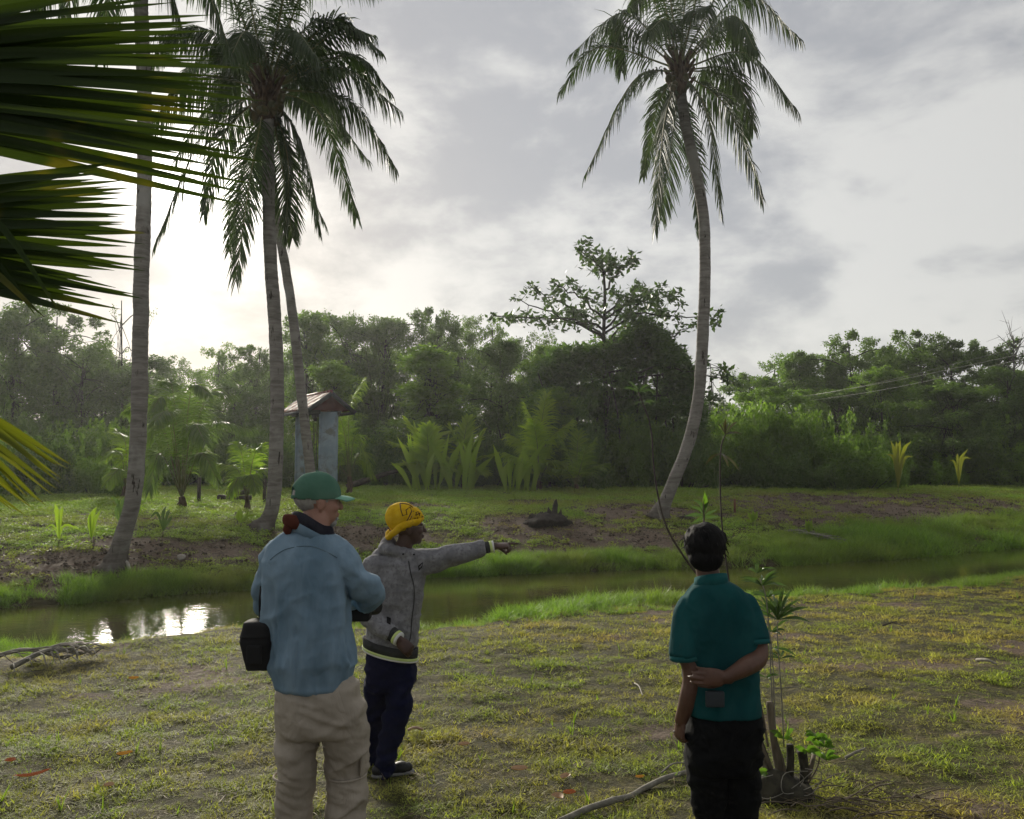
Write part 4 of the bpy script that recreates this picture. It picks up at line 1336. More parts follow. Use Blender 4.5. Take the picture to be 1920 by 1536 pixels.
for (s, v, e, d) in limbs:
    p = spline([tuple(P(s[0], s[1], YA)), tuple(P(v[0], v[1], YA + d)), tuple(P(e[0], e[1], YA + 1.6 * d))], 12)
    p[1:-1] += R.normal(size=(10, 3)) * .05
    wood.append(tube(p, np.linspace(.055, .016, 12), 5))
    for k in range(3, 12):
        if R.uniform() < .8:
            q = p[k] + R.normal(size=3) * np.array([.22, .3, .15]) + [0, 0, .12]
            wood.append(tube(np.array([p[k], (p[k] + q) / 2, q]), [.015, .012, .008], 4))
            posn += [q] * R.randint(11, 22)
    posn += [p[-1]] * 16
Vw, Qw = join(wood); obj_np('trunk', Vw, Qw, M_wood, alm, True)
# dense tufts along the crown
extra = []
for (px, py, rx, ry, n_) in [(1115, 490, 32, 20, 110), (1165, 492, 26, 9, 50), (1055, 600, 60, 22, 130), (1010, 600, 60, 14, 80), (1205, 590, 50, 34, 380), (1110, 585, 50, 18, 110), (1240, 560, 30, 10, 60), (1320, 605, 26, 8, 45), (1150, 555, 70, 16, 110), (960, 598, 24, 8, 30),
                         (1040, 560, 30, 8, 45), (1350, 700, 25, 12, 35), (1345, 745, 28, 12, 40)]:
    for _ in range(n_):
        a = R.uniform(0, 6.28); r = math.sqrt(R.uniform(0, 1))
        extra.append(tuple(P(px + rx * r * math.cos(a), py + ry * r * math.sin(a), YA + R.normal() * .7)))
pos = np.concatenate([np.array(posn) + R.normal(size=(len(posn), 3)) * .09, np.array(extra)])
V, Q = leaves_mesh(pos, .27, R, .3, .48); obj_np('crown', V, Q, M_alm, alm)
# vine thicket round its stem
cs, rc = [], []
for _ in range(520):
    px = R.uniform(1000, 1318); 
    top = np.interp(px, [1000, 1040, 1110, 1160, 1200, 1250, 1290, 1318], [705, 650, 645, 632, 596, 632, 680, 768])
    py = R.uniform(top, 905) if R.uniform() < .7 else top + abs(R.normal()) * 22
    p = P(px, py + 10, YA + R.uniform(-.9, 2.0)); cs.append(tuple(p)); rc.append(R.uniform(.25, .6))
V, Q = crown_leaves(np.array(cs), np.array(rc), 125, .22, R, .35, .9)
vb = P(1160, 905, YA + .5); vb.z = hz(vb.x, vb.y)
vt = thing('vine_thicket', vb, 'dark mass of vines smothering the lower almond tree, left of the curved palm', 'vines')
obj_np('foliage', V, Q, M_vine, vt)
st = []
for k in range(14):
    px = 1030 + k * 19 + R.uniform(-6, 6); a = P(px, 905, YA + R.uniform(-1, 1)); a.z = hz(a.x, a.y)
    st.append(tube(spline([tuple(a), tuple(P(px + R.uniform(-15, 15), 800, a.y)), tuple(P(px + R.uniform(-25, 25), 700, a.y))], 9), np.linspace(.05, .02, 9), 5))
V, Q = join(st); obj_np('stem', V, Q, M_wood, vt, True)

# bare tree at the right edge
R = np.random.RandomState(41)
b = P(1905, 900, 42); b.z = hz(b.x, b.y)
bt = thing('bare_tree', b, 'leafless twiggy tree at the right edge of the photo, above the wood', 'tree')
wood = [tube(spline([tuple(b), tuple(P(1903, 760, 42)), tuple(P(1900, 630, 42))], 14), np.linspace(.12, .015, 14), 6)]
for k in range(26):
    py = R.uniform(640, 760); a = P(1902, py, 42); s = (-1) ** k
    e = P(1902 + s * R.uniform(12, 42), py - R.uniform(10, 45), 42 + R.normal())
    m = (a + e) / 2 + Vector((0, 0, -.1)); p = spline([tuple(a), tuple(m), tuple(e)], 8)
    wood.append(tube(p, np.linspace(.03, .006, 8), 4))
    for j in range(3):
        q = p[2 + j * 2]; wood.append(tube(np.array([q, q + R.normal(size=3) * .3 + [0, 0, .35]]), [.012, .004], 3))
V, Q = join(wood); obj_np('trunk', V, Q, surf('grey_twigs', (0.07, 0.065, 0.055), (0.1, .095, .085), 5), bt)

# power lines and pole
pb = P(1331, 870, 55); pb.z = hz(pb.x, pb.y)
pole = thing('utility_pole', pb, 'distant grey utility pole just right of the curved palm trunk', 'utility pole')
V, Q = tube([pb, Vector((pb.x, pb.y, P(1331, 742, 55).z))], [.14, .11], 10); obj_np('post', V, Q, surf('weathered_pole', (.3, .3, .28), (.2, .2, .18), 5), pole)
zt = P(1331, 752, 55).z
V, Q = box(pb.x - .9, pb.x + .9, pb.y - .16, pb.y - .05, zt, zt + .12); obj_np('crossarm', V, Q, surf('crossarm_wood', (.12, .1, .08)), pole)
M_wire = surf('cable', (.11, .12, .10), rough=.5)
for k, (a, m, e, lab) in enumerate([((1322, 763), (1560, 735), (1960, 640), 'upper cable running from the distant pole across the right wood'), ((1330, 768), (1600, 728), (1960, 655), 'middle cable running from the distant pole across the right wood'), ((1340, 772), (1620, 737), (1960, 664), 'lower cable running from the distant pole across the right wood')]):
    p = spline([tuple(P(a[0], a[1], 54.8)), tuple(P(m[0], m[1], 38)), tuple(P(e[0], e[1], 27))], 40)
    V, Q = tube(p, .006, 5); free('power_line', V, Q, M_wire, lab, 'cable', 'power lines at right')
# ------------------------------------------------------------------ bell shelter: two posts under a small tin roof
YB = 25.0
M_post = surf('blue_grey_paint', (0.22, 0.29, 0.36), (0.29, 0.36, 0.43), 3, .75, bump=.3, c3=(0.17, 0.18, 0.17), s3=2.8)
M_rust = surf('rusty_tin', (0.16, 0.060, 0.038), (0.30, 0.115, 0.075), 5, .6, bump=.2, c3=(0.30, 0.26, 0.23), s3=4, spec=.5)
M_dwood = surf('dark_fascia', (0.030, 0.034, 0.038), (0.055, 0.055, 0.058), 6, .7, bump=.3)
M_red = surf('dark_red_board', (0.075, 0.022, 0.022), (0.11, .035, .032), 6, .8)
M_iron = surf('dark_iron', (0.03, 0.025, 0.02), (0.06, .045, .035), 8, .6)
sb = P(594, 930, YB); sb.z = hz(sb.x, sb.y)
sh = thing('bell_shelter', sb, 'small shelter of two tall blue grey posts under a rusty tin gable roof', 'shelter')
ez = P(600, 775, YB).z
pr = P(615, 900, YB).x; pl = P(561, 900, YB + 1.0).x
for (cx, yy, w_, lab) in ((pr, YB, .26, 'front post, pale blue on its broad face'), (pl, YB + 1.1, .13, None)):
    z0 = hz(cx, yy) - .1
    V, Q = box(cx - w_, cx + w_, yy - .14, yy + .14, z0, ez + .04)
    o = obj_np('post', V, Q, M_post, sh)
    bv = o.modifiers.new('bevel', 'BEVEL'); bv.width = .012
    V, Q = box(cx - w_ - .004, cx - w_ + .05, yy - .165, yy - .141, z0, ez + .03)
    obj_np('corner_board', V, Q, M_post, sh)
# the roof runs from front right to back left: ridge direction
rf = P(622, 738, YB - .3); rb = P(560, 744, YB + 1.7)
rf = Vector((rf.x, YB - .35, P(622, 737, YB).z)); rb = Vector((P(566, 740, YB + 1.7).x, YB + 1.7, P(622, 737, YB).z))
rd = (rb - rf).normalized(); side = Vector((rd.y, -rd.x, 0)).normalized()
hw_, drop = .74, .55
Ln = (rb - rf).length


def corrug(sgn, nm):
    nL, nW = 70, 10
    V = []
    for i in range(nL):
        for j in range(nW):
            t_ = j / (nW - 1)
            p = rf + rd * (Ln * i / (nL - 1)) + side * (sgn * hw_ * t_) + Vector((0, 0, -drop * t_ + .012 * math.sin(i * 2 * PI / 5) + .02 + .015 * math.sin(i * .9 + j)))
            V.append(tuple(p))
    V = np.array(V); i = np.arange(nL - 1)[:, None] * nW; j = np.arange(nW - 1)[None]
    Q = np.stack([i + j, i + nW + j, i + nW + j + 1, i + j + 1], -1).reshape(-1, 4)
    o = obj_np(nm, V, Q, M_rust, sh, True)
    so = o.modifiers.new('thick', 'SOLIDIFY'); so.thickness = .006
    return o


corrug(-1, 'roof_sheet'); corrug(1, 'roof_sheet')
V, Q = tube([rf - rd * .02 + Vector((0, 0, .03)), rb + rd * .02 + Vector((0, 0, .03))], .04, 8); obj_np('ridge_cap', V, Q, M_rust, sh)


def plank(a, b, w_, t_, up=Vector((0, 0, 1))):
    a = Vector(a); b = Vector(b); d = (b - a).normalized(); s = d.cross(up).normalized(); u = s.cross(d).normalized()
    V = [a + s * x * t_ / 2 + u * y * w_ / 2 for x, y in ((-1, -1), (1, -1), (1, 1), (-1, 1))] + [b + s * x * t_ / 2 + u * y * w_ / 2 for x, y in ((-1, -1), (1, -1), (1, 1), (-1, 1))]
    return np.array([tuple(v) for v in V]), np.array([(0, 3, 2, 1), (4, 5, 6, 7), (0, 1, 5, 4), (1, 2, 6, 5), (2, 3, 7, 6), (3, 0, 4, 7)])


for end in (rf - rd * .03, rb + rd * .03):
    for sgn in (-1, 1):
        V, Q = plank(end + side * sgn * .01 + Vector((0, 0, -.05)), end + side * sgn * (hw_ + .03) + Vector((0, 0, -drop - .07)), .13, .03)
        obj_np('fascia_board', V, Q, M_dwood, sh)
for sgn in (-1, 1):
    V, Q = plank(rf + side * sgn * (hw_ - .01) + Vector((0, 0, -drop - .06)), rb + side * sgn * (hw_ - .01) + Vector((0, 0, -drop - .06)), .10, .03)
    obj_np('eaves_board', V, Q, M_dwood, sh)
for q_ in (rf + rd * .10, rb - rd * .1):
    V = [q_ + Vector((0, 0, -.08)), q_ - side * (hw_ - .12) + Vector((0, 0, -drop)), q_ + side * (hw_ - .12) + Vector((0, 0, -drop))]
    V = V + [v + rd * .03 for v in V]
    obj_py('gable_board', V, [(0, 1, 2), (5, 4, 3), (0, 3, 4, 1), (1, 4, 5, 2), (2, 5, 3, 0)], M_red, sh)
for sgn in (-.33, .33):
    V, Q = plank(rf + rd * .12 + side * sgn + Vector((0, 0, -drop - .05)), rb - rd * .12 + side * sgn + Vector((0, 0, -drop - .05)), .12, .08)
    obj_np('beam', V, Q, M_dwood, sh)
hc = (rf + rb) / 2 + Vector((0, 0, -drop - .1))
V, Q = join([ellipsoid(hc + Vector((0.0, 0, -.12)), (.07, .03, .07)), tube([hc, hc + Vector((0, 0, -.1))], .012, 5)])
obj_np('pulley', V, Q, M_iron, sh)
for k, (dx, ln) in enumerate(((-.09, 1.3), (-.03, .9), (.05, 1.6), (.10, 1.1))):
    V, Q = tube(spline([hc + Vector((dx, 0, 0)), hc + Vector((dx * .7, .02, -ln * .5)), hc + Vector((dx * 1.3, 0, -ln))], 10), .012, 5); obj_np('rope', V, Q, M_iron, sh)

# ------------------------------------------------------------------ things lying about on the far side
M_log = surf('dead_wood', (0.035, 0.027, 0.021), (0.085, 0.07, 0.056), 7, .95, bump=.7, stretch=(1, 1, 1))
M_pale = surf('bleached_wood', (0.30, 0.27, 0.23), (0.42, 0.39, 0.35), 9, .85, bump=.3)
M_stick = surf('grey_stick', (0.15, 0.14, 0.115), (0.27, .25, .21), 12, .85, bump=.4)


def gz(v, lift=0.0):
    v = Vector(v); v.z = hz(v.x, v.y) + lift; return v


def rough(V, amp, sc, seed=3):
    return V + amp * np.stack([vnoise(V * sc, seed), vnoise(V * sc, seed + 1), vnoise(V * sc, seed + 2)], 1)


a = P(650, 912, 30); b = P(748, 882, 30.5)
V, Q = tube(spline([gz(a, .08), P(700, 896, 30.2), b], 20), np.linspace(.12, .07, 20), 9); free('fallen_log', rough(V, .03, 4), Q, M_log, 'dark fallen log slanting up to the right behind the man in the green cap', 'log')
# low stack of old poles behind the young palms at left
lg = thing('log_pile', gz(P(430, 965, 22.5)), 'low dark stack of old poles under the young palms at left', 'log pile')
for k, (x0, y0, x1, y1, r_) in enumerate([(362, 945, 505, 948, .09), (380, 957, 500, 955, .07), (410, 934, 470, 932, .08), (400, 968, 490, 967, .06), (425, 925, 468, 922, .07)]):
    Yk = 22.5 + .15 * k
    V, Q = tube(spline([P(x0, y0, Yk), P((x0 + x1) / 2, (y0 + y1) / 2 + 2, Yk), P(x1, y1, Yk)], 14), r_, 8); obj_np('pole', rough(V, .03, 3, k), Q, M_log, lg)
for k, px in enumerate((372, 440, 495)):
    a = gz(P(px, 965, 22.7), -.1); V, Q = tube([a, a + Vector((0, 0, .75))], .05, 7); obj_np('stake', V, Q, M_log, lg)
# stump of an old palm
M_char0 = surf('charred_wood', (0.015, 0.012, 0.010), (0.045, 0.036, 0.03), 9, .95, bump=.9)
c = G(1030, 984)
st = thing('stump', c, 'charred jagged stump on the brown ground left of the curved palm', 'stump')
V, Q = ellipsoid((c.x - .05, c.y, c.z + .05), (.62, .45, .17), 40, 16); V = rough(V, .12, 4, 5); V = rough(V, .05, 13, 6); obj_np('root_mound', V, Q, M_char0, st, True)
for k, (dx, h_, ln) in enumerate(((.10, .62, .06), (.02, .45, -.03), (-.12, .34, -.05), (.20, .36, .08), (-.35, .28, -.08), (-.25, .30, .02), (-.45, .24, -.03))):
    V, Q = tube(spline([c + Vector((dx, 0, 0)), c + Vector((dx + ln * .6, 0, h_ * .6)), c + Vector((dx + ln, 0, h_))], 8), np.linspace(.13, .012, 8), 8)
    obj_np('splinter', rough(V, .03, 11, 9 + k), Q, M_char0, st)
# palm root plates are part of the palms' flare; a husk and a bleached root beside the nearest palm
c = G(340, 1050); V, Q = ellipsoid(c + Vector((0, 0, .05)), (.075, .07, .06), 14, 9); free('coconut_husk', rough(V, .012, 20), Q, M_pale, 'pale old coconut husk lying on the bare bank right of the nearest palm', 'coconut husk', smooth=True)
c = G(240, 1072); V, Q = tube(spline([c + Vector((-.12, 0, .16)), c + Vector((-.02, -.02, .15)), c + Vector((.05, -.03, .0))], 12), np.linspace(.05, .03, 12), 8); free('bleached_root', V, Q, M_pale, 'curved white bleached root at the foot of the nearest palm', 'root', smooth=True)
# a dark flat log right of the curved palm
c = G(1283, 975); V, Q = ellipsoid(c + Vector((0, 0, .03)), (.28, .15, .09), 18, 9); free('charred_lump', rough(V, .04, 7), Q, M_log, 'flat charred lump on the grass right of the foot of the curved palm', 'charred wood', smooth=True)
c = G(1378, 965)
V, Q = tube([c - Vector((0, 0, .02)), c + Vector((0, 0, .42))], [.035, .03], 8); free('red_brown_stake', V, Q, surf('red_brown_wood', (.12, .05, .03), (.18, .08, .05), 9), 'short red brown stake standing on the right bank', 'stake')


def dead_frond(px0, py0, px1, py1, label, seed, n=26, wd=.018, L=.5, Y0=None):
    R = np.random.RandomState(seed)
    a = G(px0, py0); b = G(px1, py1)
    ln = (b - a).length
    pts = [a + Vector((0, 0, .05)), (a + b) / 2 + Vector((0, .05, .14)), b + Vector((0, 0, .05))]
    root = thing('dead_frond', a, label, 'dead palm frond', 'dead palm fronds on the ground')
    V, Q = tube(spline(pts, 16), np.linspace(.028, .01, 16), 6); obj_np('rachis', V, Q, M_stick, root)
    parts = []
    p = spline(pts, n)
    for k in range(n):
        s = 1 if k % 2 else -1
        e = p[k] + np.array([(b.x - a.x) / ln * L * R.uniform(.5, 1.1), s * R.uniform(.05, .28), 0]); e[2] = hz(e[0], e[1]) + .02 + R.uniform(0, .06)
        parts.append(tube(np.array([p[k], (p[k] + e) / 2 + [0, 0, .05], e]), [wd * .5, wd * .45, wd * .1], 4))
    V, Q = join(parts); obj_np('leaflets', V, Q, M_stick, root)


dead_frond(1488, 1003, 1592, 1027, 'grey dead palm frond drooping over the grass of the right bank, nearest the water', 5, Y0=1, L=.9)
dead_frond(1470, 1000, 1540, 1014, 'short grey dead palm frond just above the longer one on the right bank', 6, L=.6, n=20)
dead_frond(-40, 1252, 120, 1246, 'grey dead palm frond lying flat at the left edge of the lawn by the water', 7, L=.3, n=14)
dead_frond(20, 1262, 150, 1238, 'grey dead palm frond crossing the one at the left edge of the lawn', 8, L=.28, n=12)
dead_frond(60, 1240, 175, 1236, 'dark dead palm frond, highest of those at the left edge of the lawn', 9, L=.25, n=12)

# driftwood and twigs on the near lawn
def stick(pxs, r0, r1, mat, name, label, cat, lift=.03, group=None, seg=8, n=24):
    pts = [G(*q) for q in pxs]
    pts = [gz(q, lift + (.02 if i % 2 else 0)) for i, q in enumerate(pts)]
    V, Q = tube(spline(pts, n), np.linspace(r0, r1, n), seg)
    return free(name, rough(V, r0 * .35, 9), Q, mat, label, cat, group, smooth=True)


stick([(1050, 1548), (1120, 1525), (1180, 1500), (1245, 1474), (1310, 1450), (1360, 1438)], .020, .013, M_stick, 'branch', 'long grey branch on the lawn left of the man in the teal shirt', 'branch', .02)
stick([(1240, 1460), (1262, 1448), (1290, 1440), (1330, 1437)], .006, .004, M_stick, 'twig', 'thin twig lying just above the long grey branch', 'twig', .03)
stick([(1833, 1248), (1850, 1252), (1870, 1257)], .018, .010, M_stick, 'driftwood', 'pale curled piece of wood on the lawn near the right edge', 'wood piece', .05)
stick([(1190, 1288), (1198, 1298), (1205, 1312)], .006, .004, M_pale, 'twig', 'thin pale twig on the lawn left of the man in the teal shirt', 'twig', .03)
stick([(1585, 1432), (1605, 1426), (1622, 1414)], .010, .006, M_stick, 'twig', 'short grey twig on the lawn right of the cut stump', 'twig', .03)
stick([(754, 1352), (762, 1361), (776, 1358)], .008, .006, M_pale, 'twig', 'pale bent twig beside the knee of the man in the grey hoodie', 'twig', .03)
stick([(766, 1378), (778, 1379), (792, 1377)], .011, .008, surf('pink_bark', (.4, .27, .22), (.3, .2, .16), 8), 'twig', 'pinkish straight twig right of the leg of the man in the grey hoodie', 'twig', .03)
stick([(1655, 1178), (1675, 1176), (1695, 1179)], .010, .006, M_log, 'twig', 'dark thin twig on the far right part of the near lawn', 'twig', .03)


# fallen leaves
def fallen(px, py, ln, wd, az, mat, label, seed):
    c = G(px, py) + Vector((0, 0, .045))
    f = np.linspace(-.5, .5, 9); R = random.Random(seed)
    w_ = wd * np.sqrt(np.clip(1 - (2 * f) ** 2, 0.003, 1)); curl = .25 * ln
    d = np.array([math.cos(az), math.sin(az), 0]); s = np.array([-math.sin(az), math.cos(az), 0])
    A, Bm, Cc = [], [], []
    for k in range(9):
        o = np.array(c) + d * f[k] * ln + np.array([0, 0, curl * (2 * f[k]) ** 2 * .5])
        A.append(o - s * w_[k] / 2 + [0, 0, .3 * w_[k]]); Bm.append(o); Cc.append(o + s * w_[k] / 2 + [0, 0, .35 * w_[k]])
    V = np.stack([A, Bm, Cc], 1).reshape(-1, 3)
    k = np.arange(8) * 3
    Q = np.concatenate([np.stack([k, k + 1, k + 4, k + 3], 1), np.stack([k + 1, k + 2, k + 5, k + 4], 1)])
    free('fallen_leaf', V, Q, mat, label, 'leaf', 'fallen leaves on the lawn', smooth=True)


M_or = leafy('orange_leaf', (.55, .24, .02), (.6, .28, .03), .3, .6, tcol=(1, 1, .8))
M_rb = leafy('red_brown_leaf', (.35, .085, .02), (.42, .12, .03), .25, .6, tcol=(1, 1, .8))
M_tn = leafy('tan_leaf', (.33, .19, .10), (.42, .26, .15), .2, .6, tcol=(1, 1, .8))
fallen(250, 1284, .09, .05, .2, M_or, 'yellow orange fallen leaf on the left lawn below the water', 1)
fallen(233, 1430, .10, .045, .5, M_or, 'orange fallen leaf in the lower left part of the lawn', 2)
fallen(60, 1472, .20, .04, .6, M_rb, 'long red brown fallen leaf in the lower left corner', 3)
fallen(18, 1444, .07, .05, .1, M_rb, 'small dark red fallen leaf at the left edge', 4)
fallen(974, 1459, .11, .06, .1, M_tn, 'tan fallen leaf on the lawn halfway between the two groups of people', 5)
fallen(1060, 1476, .09, .05, .9, M_tn, 'pale grey fallen leaf just below and right of the tan one', 6)
fallen(1045, 1512, .08, .06, -.7, M_tn, 'pale round fallen leaf near the bottom left of the branch', 7)
fallen(1068, 1507, .08, .05, .2, M_rb, 'brown fallen leaf just above the lower end of the branch', 8)
fallen(1200, 1474, .06, .03, .2, M_or, 'small orange fallen leaf above the long branch', 9)
fallen(870, 1412, .08, .05, .2, M_tn, 'faint tan fallen leaf near the shoe of the man in the grey hoodie', 10)
fallen(203, 1492, .06, .05, .2, M_tn, 'small tan fallen leaf near the bottom of the left lawn', 11)

# ------------------------------------------------------------------ cut shrub beside the man in the teal shirt
YS = 4.75
sb = G(1465, 1490); YS = sb.y
M_cut = surf('cut_stem_bark', (0.075, 0.060, 0.042), (0.16, 0.13, 0.095), 14, .9, bump=.6, stretch=(1, 1, .3))
M_dark = surf('dark_stump', (0.02, 0.018, 0.013), (0.05, .045, .03), 14, .9, bump=.6)
M_lanc = leafy('lance_leaves', (0.034, 0.070, 0.022), (0.070, 0.115, 0.034), .32, .35, spec=.5)
M_sap = surf('sapling_stem', (0.030, 0.024, 0.018), (0.07, 0.055, 0.04), 14, .8)
M_bron = leafy('bronze_leaves', (0.035, 0.040, 0.020), (0.075, 0.065, 0.032), .25, .35, spec=.5)
M_lime = leafy('lime_shoot_leaves', (0.075, 0.15, 0.02), (0.12, 0.21, 0.03), .4, .35)
cs_ = thing('cut_shrub', sb, 'hacked down shrub with bare pale stems beside the man in the teal shirt', 'shrub')


def stem_px(pts, r0, r1, mat, Y=None, n=20, nm='stem'):
    Y = Y or YS
    V, Q = tube(spline([tuple(P(q[0], q[1], Y + (q[2] if len(q) > 2 else 0))) for q in pts], n), np.linspace(r0, r1, n), 8)
    return obj_np(nm, V, Q, mat, cs_, True)


for pts, r0, r1, m_ in [
    ([(1472, 1495), (1458, 1430), (1447, 1360), (1443, 1316)], .024, .020, M_cut), ([(1468, 1500), (1440, 1430), (1424, 1390), (1418, 1370)], .014, .010, M_cut),
    ([(1476, 1490), (1466, 1430), (1450, 1380)], .018, .013, M_cut), ([(1455, 1500), (1435, 1440), (1420, 1400, .1)], .018, .012, M_cut),
    ([(1505, 1480), (1508, 1440), (1503, 1408)], .026, .028, M_dark), ([(1515, 1460), (1523, 1430), (1527, 1410, .1)], .014, .012, M_cut),
    ([(1480, 1470), (1482, 1420), (1481, 1396)], .024, .022, M_dark), ([(1462, 1480), (1440, 1475), (1425, 1470)], .016, .010, M_pale if False else M_cut),
    ([(1440, 1400), (1428, 1330), (1412, 1265), (1410, 1230)], .007, .004, M_cut),
    ([(1452, 1390), (1447, 1300), (1443, 1200), (1436, 1120), (1425, 1085)], .0055, .003, M_stick), ([(1470, 1400), (1465, 1300), (1458, 1200), (1458, 1165)], .0045, .003, M_stick),
    ([(1455, 1385), (1452, 1330), (1448, 1230), (1440, 1160)], .005, .003, M_stick), ([(1450, 1290), (1470, 1290), (1492, 1288)], .004, .003, M_stick),
    ([(1462, 1480), (1400, 1300, .25), (1370, 1110, .3), (1355, 1000, .3), (1350, 900, .3), (1352, 840, .3), (1360, 815, .3)], .007, .004, M_sap),
    ([(1462, 1480), (1380, 1280, .3), (1340, 1130, .3), (1290, 1055, .3), (1255, 1000, .3), (1238, 950, .3), (1226, 880, .3), (1220, 800, .3), (1197, 735, .3)], .009, .004, M_sap),
    ([(1240, 975, .3), (1232, 950, .3), (1226, 935, .3)], .004, .002, M_stick)]:
    stem_px(pts, r0, r1, m_)
V, Q = ellipsoid(sb + Vector((0.0, 0, -.01)), (.19, .16, .13), 26, 14); obj_np('root_mound', rough(rough(V, .04, 9, 4), .02, 24, 5), Q, M_dark, cs_, True)
parts = []
R = np.random.RandomState(5)
for k in range(4):
    a0 = R.uniform(0, 6.28); c0 = np.array(sb) + [R.uniform(-.10, .12), -.12 + R.uniform(-.03, .03), R.uniform(.05, .14)]
    pts = [c0 + np.array([.11 * math.cos(a0 + t * 1.1), .03 * math.sin(t * 2.3), .05 * math.sin(a0 + t * 1.3)]) * (1 + .2 * t) for t in range(5)]
    parts.append(tube(spline(pts, 18), .0024, 5))
V, Q = join(parts); obj_np('rootlets', V, Q, M_stick, cs_)


def rosette(px, py, Y, n, ln, wd, mat, seed, up=.5, root=None, droop=.3):
    R = np.random.RandomState(seed); c = P(px, py, Y)
    for k in range(n):
        az = k * 2.4 + R.uniform(-.3, .3); el = up * R.uniform(.2, 1.6)
        d = Vector((math.cos(az) * math.cos(el), math.sin(az) * math.cos(el), math.sin(el)))
        l = ln * R.uniform(.65, 1.1)
        V, Q = broad_leaf(c, c + d * l * .55 + Vector((0, 0, .02 * l)), c + d * l + Vector((0, 0, -droop * l * .6)), wd * .5, n=7)
        obj_np('leaf', V, Q, mat, root or cs_)


rosette(1458, 1162, YS, 20, .23, .019, M_lanc, 1, .75, droop=.25)
rosette(1460, 1150, YS + .02, 9, .16, .016, M_lanc, 21, 1.1, droop=.1)
rosette(1428, 1098, YS, 15, .17, .016, M_lanc, 2, .6)
rosette(1440, 1120, YS + .05, 8, .13, .020, M_lanc, 6, .4)
rosette(1450, 1215, YS + .05, 6, .13, .015, M_lanc, 8, -.1)
rosette(1447, 1185, YS + .04, 8, .14, .014, M_lanc, 31, .5)
rosette(1443, 1150, YS + .06, 8, .14, .014, M_lanc, 32, .7)
rosette(1462, 1235, YS, 5, .12, .014, M_lanc, 33, .3)
rosette(1436, 1270, YS, 5, .12, .014, M_lanc, 34, .3)
rosette(1420, 1075, YS, 7, .11, .013, M_lanc, 35, 1.0)
rosette(1197, 735, YS + .3, 8, .12, .016, M_lanc, 3, .6)
rosette(1205, 755, YS + .3, 4, .10, .014, M_lanc, 9, .2)
rosette(1360, 815, YS + .3, 8, .13, .014, M_bron, 4, .9)
rosette(1352, 850, YS + .3, 4, .14, .018, M_bron, 14, -.5)
for q, n_ in (((1530, 1385), 12), ((1545, 1400), 10), ((1512, 1410), 8), ((1420, 1450), 8), ((1470, 1385), 5), ((1548, 1425), 7)):
    rosette(q[0], q[1], YS - .05, n_, .09, .028, M_lime, q[0], .5)
stem_px([(1515, 1470), (1535, 1430), (1535, 1380)], .006, .003, M_cut); stem_px([(1425, 1490), (1422, 1460), (1420, 1440)], .005, .003, M_cut)

# lance leaved plant whose top shows over the dark hair
b2 = G(1322, 1040) if False else P(1322, 1100, 6.2)
b2 = gz(Vector((b2.x, 6.2, 0)))
lp = thing('lance_leaf_plant', b2, 'lance leaved sapling whose top leaves show just above the dark haired head', 'plant')
V, Q = tube(spline([tuple(b2), tuple(P(1323, 1150, 6.2)), tuple(P(1320, 985, 6.2)), tuple(P(1319, 935, 6.2))], 16), np.linspace(.012, .005, 16), 7); obj_np('stem', V, Q, M_cut, lp)
for k, (vx, vy, tx, ty, w_) in enumerate([(1322, 940, 1321, 922, .020), (1314, 945, 1300, 938, .014), (1330, 962, 1345, 955, .012), (1305, 965, 1283, 968, .016), (1312, 955, 1292, 950, .013), (1328, 970, 1350, 968, .014), (1322, 950, 1330, 940, .014), (1310, 975, 1296, 982, .014)]):
    V, Q = broad_leaf(P(1320, 968 - (k == 0) * 8, 6.2), P(vx, vy, 6.2), P(tx, ty, 6.2 + (k % 3 - 1) * .05), w_, 7); obj_np('leaf', V, Q, M_lanc if k else M_lime, lp)

# brush pile in the lower right
R = np.random.RandomState(15); parts = []
for k in range(60):
    px = R.uniform(1480, 1760); py = 1490 + (px - 1480) * .09 + R.uniform(-18, 34)
    if px > 1600: py += R.uniform(0, 18)
    a = G(px, min(py, 1535)); az = R.uniform(-.8, .8) + (PI if R.uniform() < .5 else 0); l = R.uniform(.1, .38)
    a.z += R.uniform(.005, .04)
    e = a + Vector((math.cos(az) * l, math.sin(az) * l, R.uniform(-.02, .05)))
    parts.append(tube(spline([a, (a + e) / 2 + Vector((0, 0, .02)), e], 6), R.uniform(.0018, .0045), 5))
V, Q = join(parts); o = free('brush_litter', V, Q, M_cut, 'tangle of cut twigs on the ground right of the cut shrub', 'twigs', kind='stuff')
